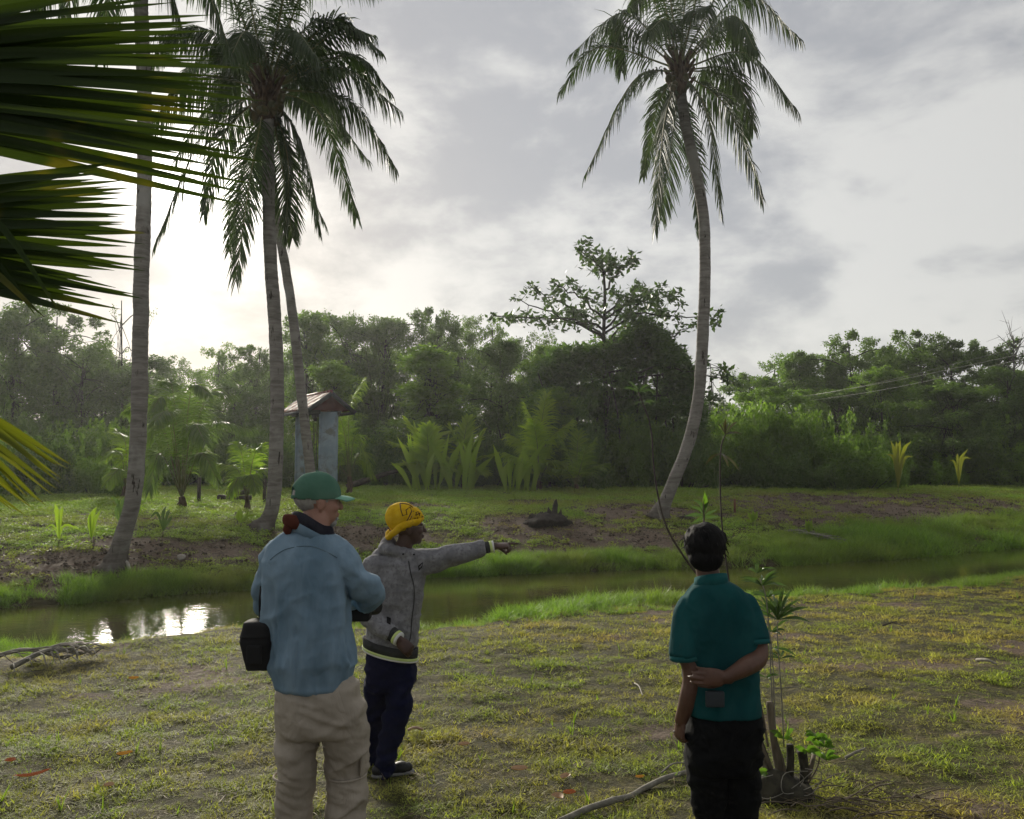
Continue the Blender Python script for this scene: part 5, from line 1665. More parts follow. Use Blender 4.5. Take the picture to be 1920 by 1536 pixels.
# ------------------------------------------------------------------ people
def fuse(name, pieces, vox, smooth=4, mat=None, parent=None, fold=None, dec=None):
    """melt closed shapes into one continuous skin; fold(V, N) may push the skin along its normals"""
    V, Q = join(pieces)
    me = mesh_np('tmp', V, Q, None)
    o = bpy.data.objects.new('tmp', me); C.objects.link(o)
    m = o.modifiers.new('r', 'REMESH'); m.mode = 'VOXEL'; m.voxel_size = vox
    s = o.modifiers.new('s', 'SMOOTH'); s.factor = .5; s.iterations = smooth
    dg = bpy.context.evaluated_depsgraph_get(); dg.update()
    me2 = bpy.data.meshes.new_from_object(o.evaluated_get(dg))
    bpy.data.objects.remove(o); bpy.data.meshes.remove(me)
    n = len(me2.vertices)
    a = np.empty(n * 3, dtype=np.float32); me2.vertices.foreach_get('co', a); a = a.reshape(-1, 3).astype(float)
    if fold:
        nn = np.empty(n * 3, dtype=np.float32); me2.vertices.foreach_get('normal', nn); nn = nn.reshape(-1, 3)
        a = a + nn * fold(a, nn)[:, None]
    a -= np.array(OFF[parent.name])
    me2.vertices.foreach_set('co', a.astype(np.float32).ravel())
    me2.polygons.foreach_set('use_smooth', np.ones(len(me2.polygons), dtype=bool))
    me2.materials.clear(); me2.materials.append(mat)
    me2.update(); me2.name = name
    ob = bpy.data.objects.new(name, me2); link(ob, parent); OFF[ob.name] = OFF[parent.name]
    return ob


def rings(rs, seg=28, power=2.4, sub=4):
    """rs: (centre, half width, half depth[, yaw]) from one end to the other, smoothly interpolated"""
    c = np.array([tuple(r[0]) for r in rs]); w_ = np.array([[r[1], r[2], r[3] if len(r) > 3 else 0] for r in rs])
    n = (len(rs) - 1) * sub + 1
    c = spline(c, n) if len(rs) > 2 else spline(c, n); w3 = spline(w_, n)
    a = np.arange(seg) * 2 * PI / seg
    ca, sa = np.cos(a), np.sin(a)
    ex = np.sign(ca) * np.abs(ca) ** (2 / power); ey = np.sign(sa) * np.abs(sa) ** (2 / power)
    c = np.vstack([c[:1], c, c[-1:]]); w3 = np.vstack([w3[:1], w3, w3[-1:]]); w3[0, :2] = 1e-4; w3[-1, :2] = 1e-4
    cy, sy = np.cos(w3[:, 2]), np.sin(w3[:, 2])
    X = ex[None] * w3[:, :1]; Y_ = ey[None] * w3[:, 1:2]
    V = np.stack([c[:, :1] + X * cy[:, None] - Y_ * sy[:, None], c[:, 1:2] + X * sy[:, None] + Y_ * cy[:, None], np.repeat(c[:, 2:3], seg, 1)], -1)
    m = len(c)
    i = np.arange(m - 1)[:, None] * seg; j = np.arange(seg)[None]; j2 = (j + 1) % seg
    Q = np.stack([i + j, i + j2, i + seg + j2, i + seg + j], -1).reshape(-1, 4)
    return V.reshape(-1, 3), Q


def limb(pts, rad, n=16, seg=14, end=True):
    p = spline([tuple(q) for q in pts], n)
    r = np.interp(np.linspace(0, 1, n), np.linspace(0, 1, len(rad)), rad)
    V, Q = tube(p, r, seg)
    if not end:
        Va, Qa = ellipsoid(p[0], (r[0],) * 3, 12, 9)
        return join([(V, Q), (Va, Qa)])
    Va, Qa = ellipsoid(p[0], (r[0],) * 3, 12, 9); Vb, Qb = ellipsoid(p[-1], (r[-1],) * 3, 12, 9)
    return join([(V, Q), (Va, Qa), (Vb, Qb)])


def head_parts(c, yaw, pitch=0.0, s=1.0, jaw=1.0):
    """c centre of the skull; yaw: direction the face points, 0 = +Y, positive towards +X"""
    M = Matrix.Rotation(-yaw, 3, 'Z') @ Matrix.Rotation(pitch, 3, 'X')
    def tr(V): return (np.asarray(V) * s) @ np.array(M).T + np.array(tuple(c))
    out = []
    def el(p, r, rot=None): V, Q = ellipsoid(p, r, 20, 13, rot); out.append((tr(V), Q))
    el((0, -.012, .035), (.078, .099, .088))
    el((0, .025, -.01), (.070, .070, .085))
    el((0, .035, -.055), (.056 * jaw, .054, .055))
    el((0, .066, -.088), (.026 * jaw, .020, .020))
    for sx in (-1, 1):
        el((sx * .030, .082, .022), (.026, .012, .010)); el((sx * .042, .068, -.022), (.022, .020, .022))
        el((sx * .078, -.005, -.008), (.008, .019, .033), Matrix.Rotation(-.15, 4, 'X')); el((sx * .081, -.012, .006), (.010, .014, .016))
        el((sx * .010, .108, -.026), (.009, .012, .009))
    V, Q = tube([(0, .085, .018), (0, .100, -.005), (0, .113, -.024)], [.008, .011, .012], 10); out.append((tr(V), Q))
    el((0, .093, -.052), (.021, .011, .006)); el((0, .090, -.064), (.019, .011, .007))
    return out, tr


def hand_parts(wr, d, up, curls, thumb=(.6, .3), s=1.0, side=1, spread=.02):
    """palm from the wrist along d; up is the back of the hand; curls: bend per joint for index..little (radians); side: which side the thumb is on"""
    d = Vector(d).normalized(); up = Vector(up); up = (up - d * up.dot(d)).normalized(); sd = d.cross(up).normalized() * side
    out = []
    w0 = Vector(wr)
    def quadloft(secs):
        V = []; seg = 12
        for (p, a, b) in secs:
            for k in range(seg):
                t = 2 * PI * k / seg
                V.append(tuple(p + sd * (math.cos(t) * a) + up * (math.sin(t) * b)))
        V = np.array(V); m = len(secs); i = np.arange(m - 1)[:, None] * seg; j = np.arange(seg)[None]; j2 = (j + 1) % seg
        return V, np.stack([i + j, i + j2, i + seg + j2, i + seg + j], -1).reshape(-1, 4)
    out.append(quadloft([(w0 - d * .03 * s, .001, .001), (w0 - d * .03 * s, .026 * s, .020 * s), (w0, .027 * s, .018 * s), (w0 + d * .035 * s, .038 * s, .016 * s), (w0 + d * .075 * s, .041 * s, .014 * s), (w0 + d * .092 * s, .038 * s, .011 * s), (w0 + d * .092 * s, .001, .001)]))
    for k in range(4):
        base = w0 + d * (.086 - .004 * abs(k - 1)) * s + sd * (.030 - .020 * k) * s
        L_ = (.075, .083, .077, .060)[k] * s; r = (.0088, .009, .0086, .0076)[k] * s
        ang = 0; p = [base - d * .02 * s, base]; cur = base
        for j, fr_ in enumerate((.45, .30, .25)):
            ang += curls[k] * (1.0 if j else .8)
            dirv = d * math.cos(ang) - up * math.sin(ang) + sd * (spread * (1.5 - k))
            cur = cur + dirv.normalized() * L_ * fr_; p.append(cur)
        out.append(limb(p, [r * 1.1, r * 1.1, r, r * .92, r * .8], 12, 8))
    tb = w0 + d * .022 * s + sd * .026 * s - up * .004 * s
    a1, a2 = thumb
    q1 = tb + (d * .7 + sd * a1 - up * a2).normalized() * .038 * s; q2 = q1 + (d + sd * a1 * .3 - up * a2).normalized() * .030 * s; q3 = q2 + (d - up * a2 * 1.2).normalized() * .024 * s
    out.append(limb([tb, q1, q2, q3], [.014 * s, .0115 * s, .0095 * s, .0085 * s], 12, 8))
    return out


def skinmat(name, c1, c2, rough=.5):
    m = surf(name, c1, c2, 14, rough, bump=.12, bscale=120, spec=.4, bdist=.002)
    b = m.node_tree.nodes['Principled BSDF']; b.inputs['Subsurface Weight'].default_value = .08; b.inputs['Subsurface Radius'].default_value = (.02, .008, .005)
    return m


def cloth(name, c1, c2, scale=6, stretch=(1, 1, .4), bump=.45, sheen=.0, weave=350, c3=None, wb=.03, wscale=14, rough=.95):
    m, T, b = newmat(name)
    g = T.new('ShaderNodeTexCoord').outputs['Object']
    mp = T.new('ShaderNodeMapping'); T.l.new(g, mp.inputs[0]); mp.inputs['Scale'].default_value = stretch
    col = T.mix(T.ramp(T.noise(mp.outputs[0], scale, 5), .35, .68), c1, c2)
    if c3: col = T.mix(T.ramp(T.noise(g, 60, 3), .45, .7), col, c3)
    T.put(b.inputs['Base Color'], col); b.inputs['Roughness'].default_value = rough; b.inputs['Specular IOR Level'].default_value = .15
    b.inputs['Sheen Weight'].default_value = sheen
    mp2 = T.new('ShaderNodeMapping'); T.l.new(g, mp2.inputs[0]); mp2.inputs['Scale'].default_value = (1, 1, .55)
    b1 = T.new('ShaderNodeBump'); b1.inputs['Strength'].default_value = bump; b1.inputs['Distance'].default_value = wb
    T.l.new(T.math('ABSOLUTE', T.math('SUBTRACT', T.noise(mp2.outputs[0], wscale * .8, 3, .45, 1.0), .5)), b1.inputs['Height'])
    b2_ = T.new('ShaderNodeBump'); b2_.inputs['Strength'].default_value = .35; b2_.inputs['Distance'].default_value = .0015
    T.l.new(T.noise(g, weave, 2), b2_.inputs['Height']); T.l.new(b1.outputs[0], b2_.inputs['Normal']); T.l.new(b2_.outputs[0], b.inputs['Normal'])
    return m


M_skin1 = skinmat('fair_ruddy_skin', (0.30, 0.150, 0.105), (0.36, 0.195, 0.145))
M_skin2 = skinmat('dark_brown_skin', (0.050, 0.026, 0.020), (0.075, 0.040, 0.030))
M_skin3 = skinmat('brown_skin', (0.085, 0.040, 0.025), (0.115, 0.056, 0.036))
M_denim = cloth('faded_chambray', (0.120, 0.192, 0.258), (0.205, 0.295, 0.380), 5, (1.6, 1, .35), .5, wscale=11)
M_denim_d = cloth('chambray_seam', (0.08, 0.13, 0.165), (0.12, 0.17, 0.21), 8)
M_khaki = cloth('khaki_cotton', (0.285, 0.250, 0.206), (0.390, 0.345, 0.288), 4, (1, 1, .5), .6, wscale=13)
M_cap = cloth('green_cap_cloth', (0.060, 0.145, 0.100), (0.095, 0.190, 0.140), 7, (1, 1, 1), .2)
M_capb = cloth('pale_green_brim', (0.16, 0.35, 0.26), (0.20, 0.40, 0.31), 7, (1, 1, 1), .2)
M_grey = cloth('grey_fleece', (0.150, 0.150, 0.162), (0.235, 0.235, 0.25), 16, (1, 1, 1), .35, sheen=.08, weave=160, c3=(.13, .13, .14))
M_char = cloth('charcoal_rib', (0.035, 0.036, 0.036), (0.055, .056, .056), 10)
M_neon = cloth('pale_lime_trim', (0.52, 0.62, 0.22), (0.60, .68, .34), 10)
M_white = cloth('white_trim', (0.62, .62, .60), (.7, .7, .68), 10)
M_navy = cloth('navy_jersey', (0.005, 0.006, 0.024), (0.010, 0.012, 0.038), 5, (1, 1, .4), .6, wscale=12)
M_teal = cloth('teal_pique', (0.004, 0.046, 0.050), (0.008, 0.070, 0.073), 5, (1, 1, .5), .4, wscale=8)
M_tealc = cloth('faded_teal_rib', (0.008, 0.075, 0.078), (0.014, .095, .096), 8)
M_black = cloth('black_denim', (0.0022, 0.0024, 0.003), (0.004, .0045, .0055), 6)
M_blk = surf('black_nylon', (0.005, 0.005, 0.006), (0.010, .010, .011), 8, .85, bump=.2)
M_ind = cloth('dark_bandana', (0.012, 0.012, 0.02), (0.03, .03, .04), 20)
M_rbd = cloth('rust_bandana', (0.065, 0.018, 0.012), (0.10, .03, .02), 20)
M_ghair = surf('silver_hair', (0.26, 0.25, 0.235), (0.38, .37, .35), 40, .7, bump=.5, bscale=150, stretch=(1, 1, .3))
M_bhair = surf('black_hair', (0.003, 0.003, 0.0035), (0.006, .0055, .0055), 30, .75, bump=.7, bscale=120, stretch=(1, 1, .25), spec=.12)
M_glass = surf('spectacle_rim', (.25, .22, .17), rough=.25, spec=.8)
M_yel = None

# ============================ man in the green cap
Y1 = 3.35; k1 = Y1 / F
def q1(px, py, dy=0): return P(px, py, Y1 + dy)


g1 = q1(598, 1700); g1.z = hz(g1.x, g1.y)
man = thing('person', g1, 'man in faded blue shirt, khaki trousers and green cap, seen from behind', 'person')
hc1 = q1(596, 941, .02)
hp, htr1 = head_parts(hc1, math.radians(62), -.05, .90)
A_ = []
A_ += hp
A_.append(limb([q1(590, 1012), q1(590, 985), q1(597, 955, .02)], [.068, .060, .056]))
A_.append(rings([(q1(575, 1010), .10, .06), (q1(572, 1050), .140, .08), (q1(577, 1130), .140, .09), (q1(585, 1220), .135, .095), (q1(592, 1290), .125, .085), (q1(598, 1345), .125, .085)]))
A_.append(limb([q1(622, 1044), q1(652, 1078, .02), q1(688, 1111, .07), q1(680, 1121, .24), q1(665, 1128, .40)], [.036, .034, .028, .030, .027]))
A_.append(limb([q1(526, 1046, .03), q1(508, 1090, .06), q1(503, 1130, .12), q1(540, 1138, .30), q1(615, 1140, .42)], [.040, .036, .028, .028, .026]))
A_.append(limb([q1(560, 1330), q1(556, 1440, -.02), q1(548, 1560, .02), q1(548, 1690, .03)], [.066, .048, .042, .036]))
A_.append(limb([q1(640, 1330), q1(650, 1430, .05), q1(648, 1560, .05), q1(645, 1690, .1)], [.066, .048, .042, .036]))
# hands round the camera, partly hidden by the torso
A_ += hand_parts(q1(662, 1130, .40), (-.5, .55, .1), (.6, .3, .7), (.5, .6, .7, .7), (.5, .5), side=-1)
A_ += hand_parts(q1(620, 1142, .43), (.8, .3, .1), (0, 1, .2), (.6, .7, .7, .7), (.5, .5), side=1)
fuse('body', A_, .0055, 4, M_skin1, man)


def ridge(p, seed):
    n = vnoise(p + .25 * vnoise(p * 1.7, seed + 9)[:, None], seed)
    return (1 - 2.2 * np.abs(n)) * .5


def shirt_fold(V, N):
    a = ridge(V * np.array([15, 15, 1.5]), 41) * .9 + ridge(V * np.array([34, 34, 3.0]), 42) * .35; b = ridge(np.stack([V[:, 0] * 6 + V[:, 2] * 5, V[:, 1] * 6, V[:, 2] * 10 - V[:, 0] * 7], 1), 44)
    z = V[:, 2]
    lo = np.clip((q1(0, 1040).z - z) / .25, 0, 1)
    arm = np.clip((np.abs(V[:, 0] - q1(575, 1100).x) - .17) / .05, 0, 1)
    hem = np.clip((z - q1(0, 1284).z) / .10, .25, 1)
    return .005 * ridge(V * np.array([30, 30, 20]), 47) + hem * .052 * a * lo * (1 - arm) + (.014 + .026 * arm) * b


SHT = [rings([(q1(580, 996), .075, .055), (q1(575, 1004), .112, .072), (q1(573, 1020), .146, .088), (q1(573, 1050), .164, .115), (q1(576, 1100), .160, .126), (q1(578, 1150), .153, .124), (q1(583, 1200), .146, .124),
              (q1(587, 1240), .144, .130), (q1(590, 1268), .147, .132), (q1(591, 1284), .143, .131)], 40, 2.5),
       limb([q1(624, 1034, .0), q1(647, 1058, 0), q1(673, 1090, .03), q1(694, 1113, .08)], [.066, .072, .062, .046]),
       limb([q1(693, 1113, .08), q1(686, 1120, .2), q1(670, 1128, .36)], [.048, .047, .042]),
       limb([q1(523, 1036, .02), q1(511, 1062, .04), q1(501, 1100, .07), q1(500, 1130, .12)], [.058, .056, .048, .044]),
       limb([q1(500, 1130, .12), q1(530, 1138, .30), q1(590, 1142, .40)], [.044, .048, .042])]
fuse('shirt', SHT, .007, 3, M_denim, man, shirt_fold)
# yoke seam, hem band and sleeve seam lie just proud of the cloth
def seam(pts, r, mat, parent, nm='seam', n=30):
    V, Q = tube(spline([tuple(p) for p in pts], n), r, 6); return obj_np(nm, V, Q, mat, parent, True)


sp_ = []
bpy.context.view_layer.update()
shirt = [c for c in man.children if c.name.startswith('shirt')][0]
def cast(o, pt, off=.002):
    oo = OFF[o.name]; org = cam.location - oo; d = (Vector(pt) - cam.location).normalized()
    hit, loc, nor, _ = o.ray_cast(org, d)
    return loc + oo + nor * off if hit else Vector(pt)
for line in ([(507, 1050), (520, 1039), (534, 1031), (548, 1027), (560, 1025), (572, 1024), (584, 1025), (596, 1028), (608, 1033), (620, 1039), (632, 1046)],):
    seam([cast(shirt, q1(*p), .0005) for p in line], .0017, M_denim_d, man, n=60)
# collar and neck cloths
def torus_band(c, rx, ry, h, th, mat, parent, nm, tilt=(0, 0), n=30, gap=None, wav=0.0, seed=1):
    V = []; R = np.random.RandomState(seed)
    prof = [(-th, -h), (th, -h), (th * 1.3, 0), (th * .6, h), (-th * .4, h), (-th, 0)]
    for k in range(n):
        a = 2 * PI * k / n; wv = wav * math.sin(a * 3 + seed) 
        for (dr, dz) in prof:
            x = math.cos(a) * (rx + dr); y = math.sin(a) * (ry + dr)
            V.append((c[0] + x, c[1] + y, c[2] + dz + tilt[0] * x + tilt[1] * y + wv))
    V = np.array(V); m = len(prof); i = np.arange(n)[:, None]; j = np.arange(m)[None]
    Q = np.stack([i * m + j, ((i + 1) % n) * m + j, ((i + 1) % n) * m + (j + 1) % m, i * m + (j + 1) % m], -1).reshape(-1, 4)
    return obj_np(nm, V, Q, mat, parent, True)


torus_band(q1(585, 1000), .080, .066, .026, .010, M_denim, man, 'collar', tilt=(-.45, -.2))
b_ = torus_band(q1(586, 987), .074, .062, .026, .013, M_ind, man, 'bandana', tilt=(-.42, -.25), wav=.006)
V, Q = ellipsoid(q1(546, 978, -.065), (.038, .022, .026), 18, 11, Matrix.Rotation(.5, 4, 'Y')); V2, Q2 = ellipsoid(q1(540, 990, -.06), (.018, .014, .034), 12, 9, Matrix.Rotation(.25, 4, 'Y'))
V, Q = join([(rough(V, .010, 28), Q), (rough(V2, .008, 28), Q2)]); o = obj_np('bandana_knot', V, Q, M_rbd, man, True)


def pants_fold(V, N):
    return .003 * ridge(np.stack([V[:, 0] * 24, V[:, 1] * 24, V[:, 2] * 34 + V[:, 0] * 20], 1), 58) + .024 * ridge(np.stack([V[:, 0] * 5 + V[:, 2] * 4, V[:, 1] * 6, V[:, 2] * 11 - V[:, 0] * 7], 1), 51) + .011 * ridge(np.stack([V[:, 0] * 9, V[:, 1] * 9, V[:, 2] * 26 + V[:, 0] * 9], 1), 53) + .003 * fbm(V * 26, 2, 53)


PT = [rings([(q1(596, 1268), .132, .108), (q1(598, 1290), .154, .122), (q1(602, 1320), .164, .130), (q1(604, 1352), .160, .125), (q1(604, 1372), .150, .110)], 32, 2.4),
      limb([q1(566, 1335, 0), q1(561, 1385, 0), q1(556, 1430, -.01), q1(552, 1480, .01), q1(548, 1545, .02), q1(547, 1620, .03), q1(547, 1690, .03)], [.090, .082, .076, .072, .068, .065, .067], 24, 18),
      limb([q1(637, 1335, 0), q1(648, 1385, .02), q1(651, 1425, .05), q1(650, 1480, .05), q1(647, 1545, .06), q1(646, 1620, .08), q1(645, 1695, .1)], [.094, .090, .082, .074, .067, .064, .067], 24, 18)]
fuse('trousers', PT, .008, 3, M_khaki, man, pants_fold)
# cargo leg pockets and knee zips
V, Q = box(-.006, .006, -.07, .07, -.085, .085)
pk = q1(684, 1405, .05); V = V + np.array(pk); o = obj_np('leg_pocket', V, Q, M_khaki, man); bv = o.modifiers.new('b', 'BEVEL'); bv.width = .005; bv.segments = 2
for (cx_, yy_, r_) in ((551, .01, .0775), (650, .05, .0785)):
    torus_band(q1(cx_, 1452, yy_), r_, r_, .004, .004, M_khaki, man, 'knee_seam', tilt=(.04, 0))
# boots
for (px, dy, az) in ((547, .03, .25), (645, .1, .5)):
    c = q1(px, 1700, dy); c.z = hz(c.x, c.y)
    d = Vector((math.sin(az), math.cos(az), 0))
    V, Q = join([ellipsoid(c + d * .09 + Vector((0, 0, .045)), (.050, .052, .045)), ellipsoid(c + d * .01 + Vector((0, 0, .06)), (.045, .055, .06)), limb([c - d * .04 + Vector((0, 0, .03)), c + d * .15 + Vector((0, 0, .028))], [.04, .042]), limb([c + Vector((0, 0, .05)), c + Vector((0, 0, .14))], [.045, .042])])
    obj_np('boot', V, Q, surf('brown_boot', (.07, .045, .03), (.1, .07, .05), 9), man, True)


def shell(tr, pred, rad, mat, parent, nm, c=(0, -.012, .035), nu=44, nv=30, fold=None, thick=.004):
    """cap or hair: part of a skull shaped ellipsoid kept where pred(local) says"""
    V, Q = ellipsoid(c, rad, nu, nv)
    if fold is not None: V = V + fold(V)
    cen = V[Q].mean(1)
    Q = Q[pred(cen)]
    u_ = np.unique(Q); mp = np.full(len(V), -1); mp[u_] = np.arange(len(u_)); V = V[u_]; Q = mp[Q]
    o = obj_np(nm, tr(V), Q, mat, parent, True)
    so = o.modifiers.new('thick', 'SOLIDIFY'); so.thickness = thick
    return o


# silver hair below the cap, sideburn and short beard
shell(htr1, lambda c: (c[:, 2] > -.052) & (c[:, 2] < .05) & (c[:, 1] < .028 - .25 * (.03 - c[:, 2])) & ~((c[:, 1] > -.030) & (c[:, 2] < -.01)), (.0815, .1025, .092), M_ghair, man, 'hair',
      fold=lambda V: .0025 * np.stack([vnoise(V * 90, 1), vnoise(V * 90, 2), vnoise(V * 90, 3)], 1))
V, Q = join([ellipsoid((0, .070, -.092), (.030, .022, .020)), ellipsoid((0, .088, -.074), (.020, .012, .010))]); obj_np('beard', rough(htr1(V), .003, 90), Q, M_ghair, man, True)
# cap: crown with a half moon opening at the back, strap, button, brim
def cap_pred(c):
    line = .030 - .10 * (c[:, 1])
    hole = (c[:, 1] < -.055) & (np.abs(c[:, 0]) < .036 * np.sqrt(np.clip(1 - ((c[:, 2] - .030) / .034) ** 2, 0, 1))) & (c[:, 2] > .024)
    return (c[:, 2] > .012 + .06 * np.clip(c[:, 1], 0, 1)) & ~hole


shell(htr1, cap_pred, (.0895, .112, .103), M_cap, man, 'cap', c=(0, -.010, .034), nu=80, nv=60,
      fold=lambda V: .002 * np.stack([vnoise(V * 30, 1), vnoise(V * 30, 2), vnoise(V * 30, 3)], 1))
V = []
for k in range(17):
    a = -.95 + 1.9 * k / 16
    for t_ in np.linspace(0, 1, 6):
        rx = .088 + 0 * t_; L_ = .078 * (math.cos(a * .9) ** .6 if abs(a) < 1.5 else 0)
        V.append((math.sin(a) * (.086 + .004 * t_), .100 * math.cos(a) - .008 + L_ * t_, .034 - .012 * t_ ** 2 - .020 * (math.sin(a)) ** 2))
V = np.array(V); i = np.arange(16)[:, None] * 6; j = np.arange(5)[None]; Q = np.stack([i + j, i + 6 + j, i + 7 + j, i + j + 1], -1).reshape(-1, 4)
o = obj_np('cap_brim', htr1(V), Q, M_capb, man, True); so = o.modifiers.new('t', 'SOLIDIFY'); so.thickness = .004
V, Q = ellipsoid((0, -.012, .139), (.008, .008, .004)); obj_np('cap_button', htr1(V), Q, M_cap, man, True)
# glasses
parts = []
for sx in (-1, 1):
    a = np.linspace(0, 2 * PI, 20)
    parts.append(tube(np.stack([sx * .031 + .021 * np.cos(a), .100 + 0 * a - .004 * np.abs(np.cos(a)), .012 + .016 * np.sin(a)], 1), .0013, 5))
    parts.append(tube(np.array([(sx * .053, .096, .016), (sx * .078, .05, .014), (sx * .083, -.012, .012)]), .0016, 5))
parts.append(tube(np.array([(-.010, .100, .014), (0, .104, .016), (.010, .100, .014)]), .0013, 5))
V, Q = join(parts); V = htr1(V); glasses1 = obj_np('glasses', V, Q, M_glass, man, True)

BS = .88
# camera bag at his left hip and the camera in his hands
bc = q1(487, 1210, -.02)
bag = thing('camera_bag', q1(489, 1255, -.02), 'black camera bag hanging at the left hip of the man in the green cap', 'bag')
def bag_loft():
    return [rings([(bc + Vector((0, 0, .098)), .052, .05), (bc + Vector((0, 0, .09)), .068, .065), (bc + Vector((-.002, 0, .03)), .076, .075), (bc + Vector((0, 0, .02)), .078, .077), (bc + Vector((.004, 0, -.045)), .068, .070), (bc + Vector((.006, 0, -.096)), .056, .06), (bc + Vector((.006, 0, -.103)), .05, .055)], 32, 4.0)]
fuse('pouch', [(np.array(tuple(bc)) + (V - np.array(tuple(bc))) * BS, Q) for V, Q in bag_loft()], .005, 2, M_blk, bag, lambda V, N: .003 * fbm(V * 24, 2, 7))
V, Q = rings([(bc + Vector((0, 0, .099)), .046, .044), (bc + Vector((0, 0, .092)), .058, .056), (bc + Vector((0, 0, .062)), .064, .062), (bc + Vector((-.003, 0, .040)), .068, .066)], 28, 4.0); obj_np('lid', V, Q, surf('worn_black_nylon', (.010, .010, .011), (.020, .020, .022), 9, .85), bag, True)
V, Q = box(bc.x - .030, bc.x + .030, bc.y - .080, bc.y - .060, bc.z - .06, bc.z + .015); o = obj_np('front_pocket', V, Q, M_blk, bag); bv = o.modifiers.new('b', 'BEVEL'); bv.width = .009; bv.segments = 3
V, Q = tube(spline([tuple(bc + Vector((0, 0, .088))), tuple(q1(487, 1130, -.03)), tuple(q1(489, 1105, .0)), tuple(q1(495, 1060, .05)), tuple(q1(520, 1015, .08))], 30), .0045, 6); obj_np('strap', V, Q, M_blk, bag)
cc_ = q1(672, 1143, .36)
camo = thing('camera', q1(672, 1165, .36), 'dark camera held in front of the man in the green cap, partly behind his elbow', 'camera')
V, Q = box(cc_.x - .062, cc_.x + .055, cc_.y - .04, cc_.y + .04, cc_.z - .048, cc_.z + .045); o = obj_np('body', V, Q, M_blk, camo); bv = o.modifiers.new('b', 'BEVEL'); bv.width = .012; bv.segments = 3
V, Q = tube([cc_ + Vector((.0, .03, 0)), cc_ + Vector((.05, .15, -.01))], [.036, .040], 20); obj_np('lens', V, Q, M_blk, camo)
V, Q = box(cc_.x - .02, cc_.x + .02, cc_.y - .03, cc_.y + .02, cc_.z + .044, cc_.z + .068); o = obj_np('viewfinder', V, Q, M_blk, camo); bv = o.modifiers.new('b', 'BEVEL'); bv.width = .006
V, Q = tube(spline([tuple(cc_ + Vector((-.06, 0, .03))), tuple(q1(655, 1115, .30)), tuple(q1(648, 1085, .22))], 12), .006, 6); obj_np('neck_strap', V, Q, M_blk, camo)

# ============================ man in the grey hoodie, pointing
Y2 = G(722, 1462).y
def q2(px, py, dy=0): return P(px, py, Y2 + dy)


g2 = q2(722, 1466); g2.z = hz(g2.x, g2.y)
kid = thing('person', g2, 'man in grey hoodie, navy trousers and yellow hat pointing across the water', 'person')
hc2 = q2(766, 990, 0)
hp, htr2 = head_parts(hc2, math.radians(75), .02, .95)
B_ = list(hp)
B_.append(limb([q2(752, 1052), q2(755, 1030), q2(764, 1006)], [.062, .055, .052]))
B_.append(rings([(q2(745, 1050), .10, .06), (q2(745, 1080), .14, .08), (q2(742, 1150), .135, .09), (q2(735, 1225), .12, .08), (q2(733, 1270), .118, .08)]))
B_.append(limb([q2(795, 1058), q2(870, 1038, .02), q2(928, 1024, .05)], [.045, .034, .024]))
B_.append(limb([q2(700, 1068, -.04), q2(690, 1110, -.06), q2(688, 1150, -.08), q2(718, 1178, -.14), q2(748, 1198, -.20)], [.045, .040, .036, .032, .024]))
B_.append(limb([q2(715, 1270, .05), q2(706, 1340, .12), q2(690, 1400, .2), q2(688, 1448, .24)], [.058, .042, .036, .032]))
B_.append(limb([q2(748, 1270, -.02), q2(742, 1340, -.02), q2(728, 1400, .0), q2(722, 1456, .02)], [.058, .042, .036, .032]))
B_ += hand_parts(q2(926, 1024, .05), (1, .10, .04), (.1, -.25, 1), (.03, 1.25, 1.35, 1.4), (.25, .9), .98, side=-1)
B_ += hand_parts(q2(748, 1200, -.20), (.72, -.1, -.62), (.2, -1, .25), (1.0, 1.1, 1.2, 1.2), (.1, .5), .98, side=1)
fuse('body', B_, .0055, 3, M_skin2, kid)
# hold the index finger out: pale nail
def fleece_fold(V, N): return .004 * ridge(V * np.array([26, 26, 26]), 67) + .014 * ridge(V * np.array([8, 8, 7]), 61) + .014 * ridge(V * np.array([4, 4, 15]), 63)


HD = [rings([(q2(750, 1040), .085, .08), (q2(748, 1047), .135, .095), (q2(746, 1062), .170, .110), (q2(742, 1100), .168, .125), (q2(740, 1140), .160, .125), (q2(738, 1175), .158, .125), (q2(735, 1203), .155, .125), (q2(733, 1212), .150, .12)], 36, 2.4),
      limb([q2(786, 1056, .0), q2(825, 1048, 0), q2(868, 1038, .02), q2(907, 1028, .04)], [.080, .068, .054, .042], end=False),
      limb([q2(703, 1066, -.03), q2(692, 1100, -.05), q2(690, 1135, -.08), q2(694, 1158, -.10)], [.078, .070, .062, .060]),
      limb([q2(694, 1156, -.10), q2(712, 1172, -.13), q2(734, 1189, -.17)], [.060, .056, .048], end=False)]
# hood heaped round the neck
for k in range(12):
    a = 2 * PI * k / 12
    HD.append(ellipsoid(q2(746, 1036) + Vector((math.cos(a) * .082, math.sin(a) * .070, .022 * -math.cos(a) + .006)), (.036, .036, .032), 14, 9))
HD.append(ellipsoid(q2(724, 1046, .06), (.085, .080, .065), 18, 12)); HD.append(ellipsoid(q2(729, 1024, .03), (.050, .065, .055), 16, 12))
fuse('hoodie', HD, .007, 3, M_grey, kid, fleece_fold)
